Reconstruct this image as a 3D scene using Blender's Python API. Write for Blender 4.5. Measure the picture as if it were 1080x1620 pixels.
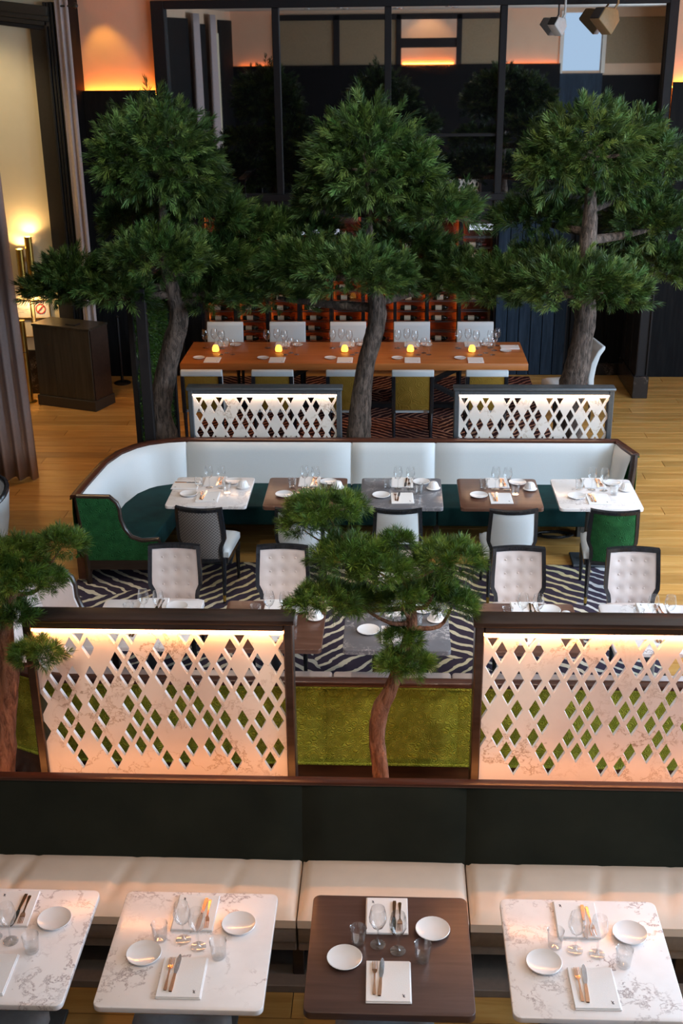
import bpy, bmesh, math, random
import numpy as np
from mathutils import Vector, Matrix

for o in list(bpy.data.objects):
    bpy.data.objects.remove(o)
scene = bpy.context.scene
COL = scene.collection
PI = math.pi

# ------------------------------------------------------------------ camera, world, lights, exposure
CAM = Vector((0.0, 0.0, 4.65))
cam_d = bpy.data.cameras.new('camera')
cam_d.sensor_fit = 'VERTICAL'
cam_d.sensor_height = 36.0
cam_d.sensor_width = 24.0
cam_d.lens = 1858.0 / 1620.0 * 36.0
cam_d.clip_start = 0.05
cam_d.clip_end = 200
cam = bpy.data.objects.new('camera', cam_d)
COL.objects.link(cam)
_fw = Vector((-0.04334777, 0.92397642, -0.37998493))
_rt = Vector((0.99903805, 0.04261263, -0.01035045))
_dn = Vector((0.00662858, -0.38006807, -0.92493477))
cam.matrix_world = Matrix(((_rt.x, -_dn.x, -_fw.x, CAM.x), (_rt.y, -_dn.y, -_fw.y, CAM.y),
                           (_rt.z, -_dn.z, -_fw.z, CAM.z), (0, 0, 0, 1)))
scene.camera = cam

world = bpy.data.worlds.new('world')
scene.world = world
world.use_nodes = True
world.node_tree.nodes['Background'].inputs[0].default_value = (0.50, 0.72, 1.0, 1)
world.node_tree.nodes['Background'].inputs[1].default_value = 1.2

vs = scene.view_settings
vs.view_transform = 'Standard'
vs.look = 'None'
vs.gamma = 1.0
vs.use_curve_mapping = False
vs.exposure = 0.4


def area(name, loc, aim, sx, sy, power, color, spread=PI):
    d = bpy.data.lights.new(name, 'AREA')
    d.shape = 'RECTANGLE'
    d.size, d.size_y = sx, sy
    d.energy, d.color, d.spread = power, color, spread
    o = bpy.data.objects.new(name, d)
    o.location = loc
    o.rotation_euler = (Vector(aim) - Vector(loc)).to_track_quat('-Z', 'Y').to_euler()
    COL.objects.link(o)
    return o


def spot(name, loc, aim, power, color, ang=60, blend=0.6, r=0.05):
    d = bpy.data.lights.new(name, 'SPOT')
    d.energy, d.color = power, color
    d.spot_size, d.spot_blend, d.shadow_soft_size = math.radians(ang), blend, r
    o = bpy.data.objects.new(name, d)
    o.location = loc
    o.rotation_euler = (Vector(aim) - Vector(loc)).to_track_quat('-Z', 'Y').to_euler()
    COL.objects.link(o)
    return o


COOL = (0.62, 0.80, 1.0)
WARM = (1.0, 0.66, 0.36)
HOT = (1.0, 0.48, 0.16)
NEUT = (1.0, 0.85, 0.70)
CEIL = 5.12
# daylight through the tall windows of the right wall
for _y, _p in ((3.0, 240), (7.4, 400), (11.4, 260)):
    area('window_daylight', (7.1, _y, 2.9), (0, _y, 1.2), 2.5, 3.6, _p, COOL)
# ceiling downlights, some added to brighten single things: (x, y, aim, power, colour, cone)
DOWN = [
    ((-1.2, 2.6, CEIL), (-1.0, 4.5, 0.6), 72, WARM, 62),
    ((1.4, 2.6, CEIL), (1.0, 4.5, 0.6), 58, WARM, 62),
    ((0.1, 2.2, CEIL), (0.0, 4.3, 0.6), 45, NEUT, 50),
    ((-1.3, 3.9, CEIL), (-1.3, 5.75, 1.0), 48, (1.0, 0.36, 0.10), 48),  # added orange fill beam, warms the left tall screen
    ((1.2, 3.9, CEIL), (1.2, 5.75, 1.0), 48, (1.0, 0.36, 0.10), 48),  # added orange fill beam, warms the right tall screen
    ((0.0, 3.0, CEIL), (0.0, 5.8, 1.95), 300, NEUT, 30),  # added narrow beam that brightens the middle slender pine
    ((-2.1, 3.0, CEIL), (-2.1, 5.8, 1.85), 190, NEUT, 28),  # narrow beam added to lift the left slender pine
    ((-1.2, 5.6, CEIL), (-1.2, 7.9, 0.6), 120, NEUT, 60),
    ((1.2, 5.6, CEIL), (1.2, 7.9, 0.6), 120, NEUT, 60),
    ((-1.6, 8.0, CEIL), (-1.6, 10.3, 0.6), 100, NEUT, 60),
    ((1.4, 8.0, CEIL), (1.4, 10.3, 0.6), 100, NEUT, 60),
    ((-2.3, 9.4, CEIL), (-2.3, 11.5, 2.9), 130, (0.95, 1.0, 0.92), 50),
    ((-0.3, 9.4, CEIL), (-0.3, 11.5, 2.9), 150, (0.95, 1.0, 0.92), 50),
    ((1.8, 9.4, CEIL), (1.8, 11.5, 2.9), 150, NEUT, 50),
    ((-1.6, 13.9, CEIL), (-1.6, 14.9, 0.7), 100, HOT, 50),
    ((0.4, 13.9, CEIL), (0.4, 14.9, 0.7), 100, HOT, 50),
    ((-3.9, 16.2, CEIL), (-3.8, 16.6, 4.0), 22, (1.0, 0.50, 0.08), 60),
    ((-3.6, 12.6, CEIL), (-3.6, 13.4, 0.0), 150, HOT, 55),
    ((-3.5, 9.2, CEIL), (-3.3, 10.6, 0.0), 70, WARM, 55),
    ((4.0, 10.7, CEIL), (4.0, 11.3, 0.0), 150, HOT, 36),
    ((3.3, 13.6, CEIL), (3.3, 14.4, 0.0), 25, HOT, 50),
    ((3.0, 8.0, CEIL), (2.9, 8.9, 0.0), 110, NEUT, 50),
    ((-5.4, 14.0, CEIL), (-5.4, 15.6, 2.6), 75, (1.0, 0.78, 0.45), 90),  # added beam that brightens the cream lobby wall
]
for p, a, w, c, g in DOWN:
    spot('downlight_beam', (p[0], p[1], p[2] - 0.03), a, w, c, g)


# ------------------------------------------------------------------ materials
def nmat(name):
    m = bpy.data.materials.new(name)
    m.use_nodes = True
    nt = m.node_tree
    b = nt.nodes['Principled BSDF']
    return m, nt, b, nt.links


def col4(c):
    return (c[0], c[1], c[2], 1.0)


def node(nt, typ, **kw):
    n = nt.nodes.new(typ)
    for k, v in kw.items():
        setattr(n, k, v)
    return n


def coords(nt, scale=(1, 1, 1), kind='Object', rot=(0, 0, 0), obj_random=False):
    tc = node(nt, 'ShaderNodeTexCoord')
    mp = node(nt, 'ShaderNodeMapping')
    mp.inputs['Scale'].default_value = scale
    mp.inputs['Rotation'].default_value = rot
    nt.links.new(tc.outputs[kind], mp.inputs['Vector'])
    if obj_random:
        oi = node(nt, 'ShaderNodeObjectInfo')
        ml = node(nt, 'ShaderNodeVectorMath', operation='SCALE')
        cb = node(nt, 'ShaderNodeCombineXYZ')
        for i in range(3):
            nt.links.new(oi.outputs['Random'], cb.inputs[i])
        nt.links.new(cb.outputs[0], ml.inputs[0])
        ml.inputs['Scale'].default_value = 37.0
        nt.links.new(ml.outputs[0], mp.inputs['Location'])
    return mp.outputs['Vector']


def noise(nt, vec, scale, detail=4, rough=0.55, dist=0.0):
    n = node(nt, 'ShaderNodeTexNoise')
    n.inputs['Scale'].default_value = scale
    n.inputs['Detail'].default_value = detail
    n.inputs['Roughness'].default_value = rough
    n.inputs['Distortion'].default_value = dist
    if vec is not None:
        nt.links.new(vec, n.inputs['Vector'])
    return n


def ramp(nt, fac, stops):
    r = node(nt, 'ShaderNodeValToRGB')
    els = r.color_ramp.elements
    while len(els) < len(stops):
        els.new(0.5)
    for e, (p, c) in zip(els, stops):
        e.position = p
        e.color = col4(c)
    nt.links.new(fac, r.inputs['Fac'])
    return r.outputs['Color']


def bump(nt, b, height, strength=0.3, dist=0.01):
    n = node(nt, 'ShaderNodeBump')
    n.inputs['Strength'].default_value = strength
    n.inputs['Distance'].default_value = dist
    nt.links.new(height, n.inputs['Height'])
    nt.links.new(n.outputs[0], b.inputs['Normal'])


def plain(name, c, rough=0.5, metal=0.0, spec=0.5, var=0.08, vscale=30, bmp=0.0, coat=0.0, sheen=0.0):
    m, nt, b, L = nmat(name)
    v = coords(nt)
    n = noise(nt, v, vscale, 3)
    c0 = tuple(max(0, x * (1 - var)) for x in c)
    c1 = tuple(min(1, x * (1 + var)) for x in c)
    L.new(ramp(nt, n.outputs['Fac'], [(0.3, c0), (0.7, c1)]), b.inputs['Base Color'])
    b.inputs['Roughness'].default_value = rough
    b.inputs['Metallic'].default_value = metal
    b.inputs['Specular IOR Level'].default_value = spec
    b.inputs['Coat Weight'].default_value = coat
    b.inputs['Sheen Weight'].default_value = sheen
    if bmp:
        bump(nt, b, n.outputs['Fac'], bmp, 0.005)
    return m


def wood(name, dark, mid, light, scale=1.0, axis=0, rough=0.4, rand=True, tone=0.35):
    m, nt, b, L = nmat(name)
    sc = [14 * scale] * 3
    sc[axis] = 1.1 * scale
    v = coords(nt, tuple(sc), obj_random=rand)
    n = noise(nt, v, 1.6, 6, 0.6, 0.6)
    col = ramp(nt, n.outputs['Fac'], [(0.28, dark), (0.5, mid), (0.72, light)])
    if rand:
        oi = node(nt, 'ShaderNodeObjectInfo')
        mr = node(nt, 'ShaderNodeMapRange')
        mr.inputs['To Min'].default_value = 1 - tone
        mr.inputs['To Max'].default_value = 1 + tone * 0.6
        L.new(oi.outputs['Random'], mr.inputs['Value'])
        mx = node(nt, 'ShaderNodeVectorMath', operation='SCALE')
        L.new(col, mx.inputs[0])
        L.new(mr.outputs[0], mx.inputs['Scale'])
        col = mx.outputs[0]
    L.new(col, b.inputs['Base Color'])
    b.inputs['Roughness'].default_value = rough
    bump(nt, b, n.outputs['Fac'], 0.12, 0.003)
    return m


def marble(name, base, vein, scale=3.0, width=0.035, rough=0.18, soft=None, rand=True):
    m, nt, b, L = nmat(name)
    v = coords(nt, (1, 1, 1), obj_random=rand)
    w = noise(nt, v, scale * 0.8, 5, 0.6)
    sb = node(nt, 'ShaderNodeVectorMath', operation='MULTIPLY_ADD')
    sb.inputs[1].default_value = (0.55, 0.55, 0.55)
    L.new(w.outputs['Color'], sb.inputs[0])
    L.new(v, sb.inputs[2])
    n = noise(nt, sb.outputs[0], scale, 6, 0.62)
    ab = node(nt, 'ShaderNodeMath', operation='SUBTRACT')
    ab.inputs[1].default_value = 0.5
    L.new(n.outputs['Fac'], ab.inputs[0])
    a2 = node(nt, 'ShaderNodeMath', operation='ABSOLUTE')
    L.new(ab.outputs[0], a2.inputs[0])
    soft = soft or tuple(0.5 * (x + y) for x, y in zip(base, vein))
    veincol = ramp(nt, a2.outputs[0], [(0.0, vein), (width * 0.35, soft), (width, base), (1.0, base)])
    msk = noise(nt, v, scale * 0.7, 3)
    mk = ramp(nt, msk.outputs['Fac'], [(0.42, (0, 0, 0)), (0.62, (1, 1, 1))])
    cl = noise(nt, v, scale * 1.4, 4)
    cloud = ramp(nt, cl.outputs['Fac'], [(0.35, tuple(x * 0.93 for x in base)), (0.6, base)])
    mix = node(nt, 'ShaderNodeMix', data_type='RGBA')
    L.new(mk, mix.inputs[0])
    L.new(cloud, mix.inputs[6])
    L.new(veincol, mix.inputs[7])
    L.new(mix.outputs[2], b.inputs['Base Color'])
    b.inputs['Roughness'].default_value = rough
    return m


def velvet(name, c, lightc, scale=18, strength=0.6, sheen=0.6):
    m, nt, b, L = nmat(name)
    v = coords(nt)
    w = node(nt, 'ShaderNodeTexWave', wave_type='RINGS', rings_direction='SPHERICAL')
    vo = node(nt, 'ShaderNodeTexVoronoi')
    vo.inputs['Scale'].default_value = scale * 0.5
    L.new(v, vo.inputs['Vector'])
    sn = node(nt, 'ShaderNodeMath', operation='SINE')
    mu = node(nt, 'ShaderNodeMath', operation='MULTIPLY')
    mu.inputs[1].default_value = 34.0
    L.new(vo.outputs['Distance'], mu.inputs[0])
    L.new(mu.outputs[0], sn.inputs[0])
    nt.nodes.remove(w)
    n = noise(nt, v, scale * 0.35, 4)
    f = noise(nt, v, 400, 2)
    L.new(ramp(nt, n.outputs['Fac'], [(0.3, c), (0.72, lightc)]), b.inputs['Base Color'])
    b.inputs['Roughness'].default_value = 0.85
    b.inputs['Sheen Weight'].default_value = sheen
    b.inputs['Sheen Roughness'].default_value = 0.4
    b.inputs['Sheen Tint'].default_value = col4(lightc)
    b.inputs['Specular IOR Level'].default_value = 0.2
    ad = node(nt, 'ShaderNodeMath', operation='ADD')
    L.new(sn.outputs[0], ad.inputs[0])
    L.new(f.outputs['Fac'], ad.inputs[1])
    bump(nt, b, ad.outputs[0], strength, 0.004)
    return m


def emit(name, c, s):
    m, nt, b, L = nmat(name)
    b.inputs['Base Color'].default_value = col4(c)
    b.inputs['Emission Color'].default_value = col4(c)
    b.inputs['Emission Strength'].default_value = s
    return m


def thin_glass(name, tint=(0.97, 0.98, 0.98), lo=0.05, hi=0.75, power=2.5):
    m, nt, b, L = nmat(name)
    nt.nodes.remove(b)
    out = nt.nodes['Material Output']
    tr = node(nt, 'ShaderNodeBsdfTransparent')
    tr.inputs[0].default_value = col4(tint)
    gl = node(nt, 'ShaderNodeBsdfGlossy')
    gl.inputs['Roughness'].default_value = 0.02
    lw = node(nt, 'ShaderNodeLayerWeight')
    lw.inputs['Blend'].default_value = 0.5
    pw = node(nt, 'ShaderNodeMath', operation='POWER')
    pw.inputs[1].default_value = power
    L.new(lw.outputs['Facing'], pw.inputs[0])
    mr = node(nt, 'ShaderNodeMapRange')
    mr.inputs['To Min'].default_value = lo
    mr.inputs['To Max'].default_value = hi
    L.new(pw.outputs[0], mr.inputs['Value'])
    mx = node(nt, 'ShaderNodeMixShader')
    L.new(mr.outputs[0], mx.inputs[0])
    L.new(tr.outputs[0], mx.inputs[1])
    L.new(gl.outputs[0], mx.inputs[2])
    L.new(mx.outputs[0], out.inputs[0])
    return m


def mirror_glass(name, refl=0.55):
    m, nt, b, L = nmat(name)
    nt.nodes.remove(b)
    out = nt.nodes['Material Output']
    df = node(nt, 'ShaderNodeBsdfDiffuse')
    df.inputs[0].default_value = (0.004, 0.004, 0.005, 1)
    gl = node(nt, 'ShaderNodeBsdfGlossy')
    gl.inputs['Roughness'].default_value = 0.015
    gl.inputs[0].default_value = (0.95, 0.93, 0.92, 1)
    mx = node(nt, 'ShaderNodeMixShader')
    mx.inputs[0].default_value = refl
    L.new(df.outputs[0], mx.inputs[1])
    L.new(gl.outputs[0], mx.inputs[2])
    L.new(mx.outputs[0], out.inputs[0])
    return m


def rug_mat(name, bg, strokes, scale=1.0):
    """dark carpet woven with patches of uneven parallel strokes running in different directions"""
    m, nt, b, L = nmat(name)
    v = coords(nt, (scale, scale, scale))
    wn = noise(nt, v, 2.2, 3)
    wm = node(nt, 'ShaderNodeVectorMath', operation='MULTIPLY_ADD')
    wm.inputs[1].default_value = (0.22, 0.22, 0.0)
    L.new(wn.outputs['Color'], wm.inputs[0])
    L.new(v, wm.inputs[2])
    vo = node(nt, 'ShaderNodeTexVoronoi', voronoi_dimensions='2D')
    vo.inputs['Scale'].default_value = 1.0
    L.new(wm.outputs[0], vo.inputs['Vector'])
    sp = node(nt, 'ShaderNodeSeparateColor')
    L.new(vo.outputs['Color'], sp.inputs[0])
    # direction: one of two diagonals, slightly varied
    gt = node(nt, 'ShaderNodeMath', operation='GREATER_THAN')
    gt.inputs[1].default_value = 0.5
    L.new(sp.outputs[0], gt.inputs[0])
    an = node(nt, 'ShaderNodeMapRange')
    an.inputs['To Min'].default_value = math.radians(38)
    an.inputs['To Max'].default_value = math.radians(132)
    L.new(gt.outputs[0], an.inputs['Value'])
    ro = node(nt, 'ShaderNodeVectorRotate', rotation_type='Z_AXIS')
    L.new(v, ro.inputs['Vector'])
    L.new(an.outputs[0], ro.inputs['Angle'])
    sx = node(nt, 'ShaderNodeSeparateXYZ')
    L.new(ro.outputs[0], sx.inputs[0])
    wob = noise(nt, v, 3.5, 3)
    wa = node(nt, 'ShaderNodeMath', operation='MULTIPLY_ADD')
    wa.inputs[1].default_value = 0.16
    L.new(wob.outputs['Fac'], wa.inputs[0])
    L.new(sx.outputs[1], wa.inputs[2])
    fr = node(nt, 'ShaderNodeMath', operation='MULTIPLY')
    fr.inputs[1].default_value = 2 * PI * 9.5
    L.new(wa.outputs[0], fr.inputs[0])
    sn = node(nt, 'ShaderNodeMath', operation='SINE')
    L.new(fr.outputs[0], sn.inputs[0])
    th = node(nt, 'ShaderNodeMath', operation='MULTIPLY_ADD')
    tn = noise(nt, v, 5.0, 3)
    th.inputs[1].default_value = 1.6
    th.inputs[2].default_value = -0.28
    L.new(tn.outputs['Fac'], th.inputs[0])
    cm = node(nt, 'ShaderNodeMath', operation='GREATER_THAN')
    L.new(sn.outputs[0], cm.inputs[0])
    L.new(th.outputs[0], cm.inputs[1])
    sc = ramp(nt, sp.outputs[1], [(0.0, strokes[0]), (0.5, strokes[1]), (1.0, strokes[2])])
    mix = node(nt, 'ShaderNodeMix', data_type='RGBA')
    L.new(cm.outputs[0], mix.inputs[0])
    mix.inputs[6].default_value = col4(bg)
    L.new(sc, mix.inputs[7])
    L.new(mix.outputs[2], b.inputs['Base Color'])
    b.inputs['Roughness'].default_value = 0.95
    b.inputs['Specular IOR Level'].default_value = 0.1
    pn = noise(nt, v, 260, 2)
    bump(nt, b, pn.outputs['Fac'], 0.4, 0.004)
    return m


def needle_mat(name, dark, light, tip):
    m, nt, b, L = nmat(name)
    at = node(nt, 'ShaderNodeAttribute', attribute_name='tint')
    sp = node(nt, 'ShaderNodeSeparateColor')
    L.new(at.outputs['Color'], sp.inputs[0])
    c = ramp(nt, sp.outputs[0], [(0.0, dark), (0.6, light), (1.0, tip)])  # tip stop holds tuft highlights as colour; tone per tuft is random
    hue = ramp(nt, sp.outputs[1], [(0.0, (1.0, 0.92, 0.6)), (0.5, (1.0, 1.0, 1.0)), (1.0, (0.72, 1.0, 1.0))])
    mh = node(nt, 'ShaderNodeMix', data_type='RGBA', blend_type='MULTIPLY')
    mh.inputs[0].default_value = 1.0
    L.new(c, mh.inputs[6])
    L.new(hue, mh.inputs[7])
    L.new(mh.outputs[2], b.inputs['Base Color'])
    b.inputs['Roughness'].default_value = 0.5
    b.inputs['Specular IOR Level'].default_value = 0.35
    return m


def lattice_weave(name, c, line):
    m, nt, b, L = nmat(name)
    v = coords(nt, (1, 1, 1), rot=(0, math.radians(45), 0))
    sx = node(nt, 'ShaderNodeSeparateXYZ')
    L.new(v, sx.inputs[0])
    outs = []
    for i in (0, 2):
        mu = node(nt, 'ShaderNodeMath', operation='MULTIPLY')
        mu.inputs[1].default_value = 50.0
        L.new(sx.outputs[i], mu.inputs[0])
        fr = node(nt, 'ShaderNodeMath', operation='FRACT')
        L.new(mu.outputs[0], fr.inputs[0])
        lt = node(nt, 'ShaderNodeMath', operation='LESS_THAN')
        lt.inputs[1].default_value = 0.22
        L.new(fr.outputs[0], lt.inputs[0])
        outs.append(lt.outputs[0])
    mx = node(nt, 'ShaderNodeMath', operation='MAXIMUM')
    L.new(outs[0], mx.inputs[0])
    L.new(outs[1], mx.inputs[1])
    mix = node(nt, 'ShaderNodeMix', data_type='RGBA')
    mix.inputs[6].default_value = col4(c)
    mix.inputs[7].default_value = col4(line)
    L.new(mx.outputs[0], mix.inputs[0])
    L.new(mix.outputs[2], b.inputs['Base Color'])
    b.inputs['Roughness'].default_value = 0.75
    return m


def bark_mat(name, dark, light):
    m, nt, b, L = nmat(name)
    v = coords(nt, (9, 9, 2.2))
    n = noise(nt, v, 3.0, 6, 0.7, 0.5)
    L.new(ramp(nt, n.outputs['Fac'], [(0.38, dark), (0.6, light)]), b.inputs['Base Color'])
    b.inputs['Roughness'].default_value = 0.9
    bump(nt, b, n.outputs['Fac'], 1.0, 0.08)
    return m


MT = dict(
    plank=wood('oak_plank', (0.40, 0.19, 0.042), (0.52, 0.275, 0.075), (0.61, 0.36, 0.125), 0.7, 0, 0.33, True, 0.22),
    subfloor=plain('subfloor_oak', (0.30, 0.18, 0.08), 0.5),
    ceiling=plain('white_ceiling_paint', (0.72, 0.68, 0.62), 0.9),
    cream=plain('cream_wall_paint', (0.80, 0.70, 0.50), 0.85, var=0.03, vscale=3),
    peach=plain('peach_wall_paint', (0.72, 0.50, 0.34), 0.85, var=0.03, vscale=3),
    tan=plain('tan_panel', (0.30, 0.22, 0.13), 0.8),
    black=wood('black_stained_panel', (0.006, 0.006, 0.007), (0.010, 0.010, 0.011), (0.016, 0.015, 0.015), 1, 2, 0.65),
    casing=plain('dark_bronze_casing', (0.035, 0.028, 0.020), 0.45),
    frame=plain('dark_window_frame', (0.014, 0.012, 0.013), 0.6, spec=0.25),
    bluewood=wood('blue_black_board', (0.010, 0.016, 0.026), (0.020, 0.032, 0.050), (0.034, 0.05, 0.075), 1, 2, 0.5),
    mirror=mirror_glass('dark_mirror_glass', 0.5),
    pane=thin_glass('clear_pane', (0.9, 0.9, 0.9), 0.03, 0.5, 3.0),
    glass=thin_glass('clear_glass', (0.985, 0.99, 0.99), 0.08, 1.0, 1.9),
    velvet_dark=velvet('black_green_velvet', (0.010, 0.013, 0.009), (0.018, 0.022, 0.015), 10, 0.02, 0.25),
    velvet_lime=velvet('lime_velvet', (0.28, 0.31, 0.025), (0.43, 0.45, 0.06), 40, 1.0, 0.35),
    velvet_green=velvet('emerald_velvet', (0.010, 0.075, 0.022), (0.024, 0.145, 0.045), 40, 0.6, 0.4),
    velvet_teal=velvet('teal_velvet', (0.002, 0.018, 0.020), (0.004, 0.040, 0.042), 14, 0.03, 0.35),
    gold_velvet=velvet('olive_gold_velvet', (0.20, 0.115, 0.012), (0.27, 0.16, 0.025), 20, 0.3, 0.3),
    white_leather=plain('white_leather', (0.60, 0.645, 0.67), 0.42, var=0.02, vscale=120, bmp=0.03),
    cream_leather=plain('cream_leather', (0.74, 0.64, 0.55), 0.45, var=0.04, vscale=6, bmp=0.02),
    tan_trim_and_shade=plain('taupe_trim_and_shade', (0.20, 0.16, 0.13), 0.5),  # bench trim colour, also the painted shade of the cushion fronts
    pink_leather=plain('pale_tufted_leather', (0.68, 0.60, 0.58), 0.45, var=0.02),
    grey_leather=plain('grey_leather', (0.30, 0.34, 0.38), 0.45),
    weave=lattice_weave('diamond_weave', (0.10, 0.085, 0.08), (0.30, 0.27, 0.25)),
    darkwood=wood('dark_walnut', (0.016, 0.009, 0.007), (0.030, 0.017, 0.013), (0.045, 0.026, 0.02), 1, 0, 0.3, False),
    ebony=wood('ebony_frame', (0.008, 0.009, 0.012), (0.014, 0.015, 0.019), (0.022, 0.024, 0.030), 1, 2, 0.2, False),
    rail=wood('mahogany_rail', (0.035, 0.011, 0.007), (0.062, 0.020, 0.011), (0.09, 0.030, 0.017), 1, 0, 0.28, False),
    tabletop=wood('walnut_tabletop', (0.060, 0.030, 0.024), (0.082, 0.042, 0.033), (0.105, 0.056, 0.044), 1.3, 0, 0.35, True, 0.1),
    walnut2=wood('red_walnut_tabletop', (0.085, 0.035, 0.020), (0.12, 0.052, 0.032), (0.15, 0.07, 0.045), 1.3, 0, 0.3, True, 0.1),
    longtop=wood('amber_oak_slab', (0.36, 0.105, 0.022), (0.44, 0.145, 0.034), (0.51, 0.185, 0.05), 0.6, 0, 0.38, False),
    marble=marble('white_veined_marble', (0.84, 0.79, 0.78), (0.30, 0.24, 0.24), 4.2, 0.034, soft=(0.66, 0.59, 0.58)),
    marble_screen=marble('screen_marble', (0.80, 0.75, 0.70), (0.34, 0.25, 0.18), 3.0, 0.022, 0.3, soft=(0.66, 0.58, 0.50)),
    marble_edge=plain('cut_marble_edge', (0.85, 0.82, 0.8), 0.5, var=0.02),
    marble_grey=marble('grey_marble', (0.16, 0.155, 0.17), (0.55, 0.52, 0.52), 5.0, 0.03),
    marble_dark=marble('dark_plinth_marble', (0.018, 0.014, 0.013), (0.30, 0.24, 0.20), 5.0, 0.02),
    porcelain=plain('white_porcelain', (0.80, 0.79, 0.80), 0.15, var=0.01, coat=0.5),
    linen=plain('white_linen', (0.80, 0.78, 0.78), 0.9, var=0.02, vscale=200, bmp=0.1),
    ink=plain('dark_print', (0.03, 0.03, 0.05), 0.7),
    redprint=plain('red_print', (0.6, 0.03, 0.02), 0.7),
    copper=plain('copper_cutlery', (0.90, 0.52, 0.34), 0.22, 1.0, var=0.02),
    steel=plain('polished_steel', (0.60, 0.60, 0.63), 0.2, 1.0, var=0.02),
    steel_dark=plain('grey_steel', (0.16, 0.18, 0.20), 0.4, 0.8),
    brass=plain('brushed_brass', (0.52, 0.34, 0.08), 0.3, 1.0, var=0.08, vscale=60),
    rug=rug_mat('purple_rug', (0.045, 0.035, 0.055), ((0.62, 0.58, 0.50), (0.60, 0.52, 0.30), (0.55, 0.54, 0.55)), 0.95),
    rug2=rug_mat('maroon_rug', (0.035, 0.012, 0.012), ((0.40, 0.22, 0.14), (0.30, 0.12, 0.08), (0.42, 0.26, 0.18)), 1.2),
    needle_big=needle_mat('fir_needles', (0.012, 0.028, 0.007), (0.060, 0.110, 0.020), (0.20, 0.29, 0.09)),
    needle_small=needle_mat('bonsai_needles', (0.016, 0.042, 0.006), (0.068, 0.140, 0.016), (0.19, 0.29, 0.05)),
    moss=needle_mat('moss', (0.02, 0.05, 0.006), (0.05, 0.11, 0.012), (0.10, 0.18, 0.02)),
    bark=bark_mat('grey_bark', (0.035, 0.024, 0.018), (0.21, 0.15, 0.12)),
    bark_red=bark_mat('red_bark', (0.12, 0.045, 0.02), (0.36, 0.17, 0.10)),
    soil=plain('dark_soil', (0.02, 0.014, 0.01), 0.95, bmp=0.5),
    curtain=plain('mauve_curtain', (0.50, 0.41, 0.40), 0.9, var=0.05),
    paper=plain('notice_paper', (0.75, 0.70, 0.62), 0.8, var=0.02),
    plastic=plain('black_plastic', (0.012, 0.012, 0.013), 0.4),
    speaker=plain('bronze_speaker', (0.34, 0.22, 0.10), 0.5),
    speaker_white=plain('white_speaker', (0.62, 0.60, 0.58), 0.5),
    bottle=plain('dark_bottle_glass', (0.010, 0.012, 0.008), 0.12, var=0.2),
    bottle_label=plain('cream_label', (0.78, 0.62, 0.45), 0.7, var=0.1, vscale=40),
    capsule=plain('red_capsule', (0.30, 0.02, 0.02), 0.35),
    led=emit('warm_led', (1.0, 0.37, 0.11), 68.0),
    led_soft=emit('soft_warm_led', (1.0, 0.66, 0.42), 26.0),
    led_up=emit('orange_uplight', (1.0, 0.34, 0.09), 17.0),
    led_orange=emit('orange_led', (1.0, 0.24, 0.03), 48.0),
    led_wine=emit('wine_led', (1.0, 0.30, 0.05), 15.0),
    led_white=emit('cool_led', (0.75, 0.82, 1.0), 1.2),
    candle=emit('candle_glow', (1.0, 0.42, 0.06), 2.2),
    bulb=emit('sconce_bulb', (1.0, 0.62, 0.24), 350.0),
    lens=emit('downlight_lens', (1.0, 0.8, 0.55), 3.0),
)


for _m in ('black', 'bluewood'):
    MT[_m].node_tree.nodes['Principled BSDF'].inputs['Specular IOR Level'].default_value = 0.08


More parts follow.
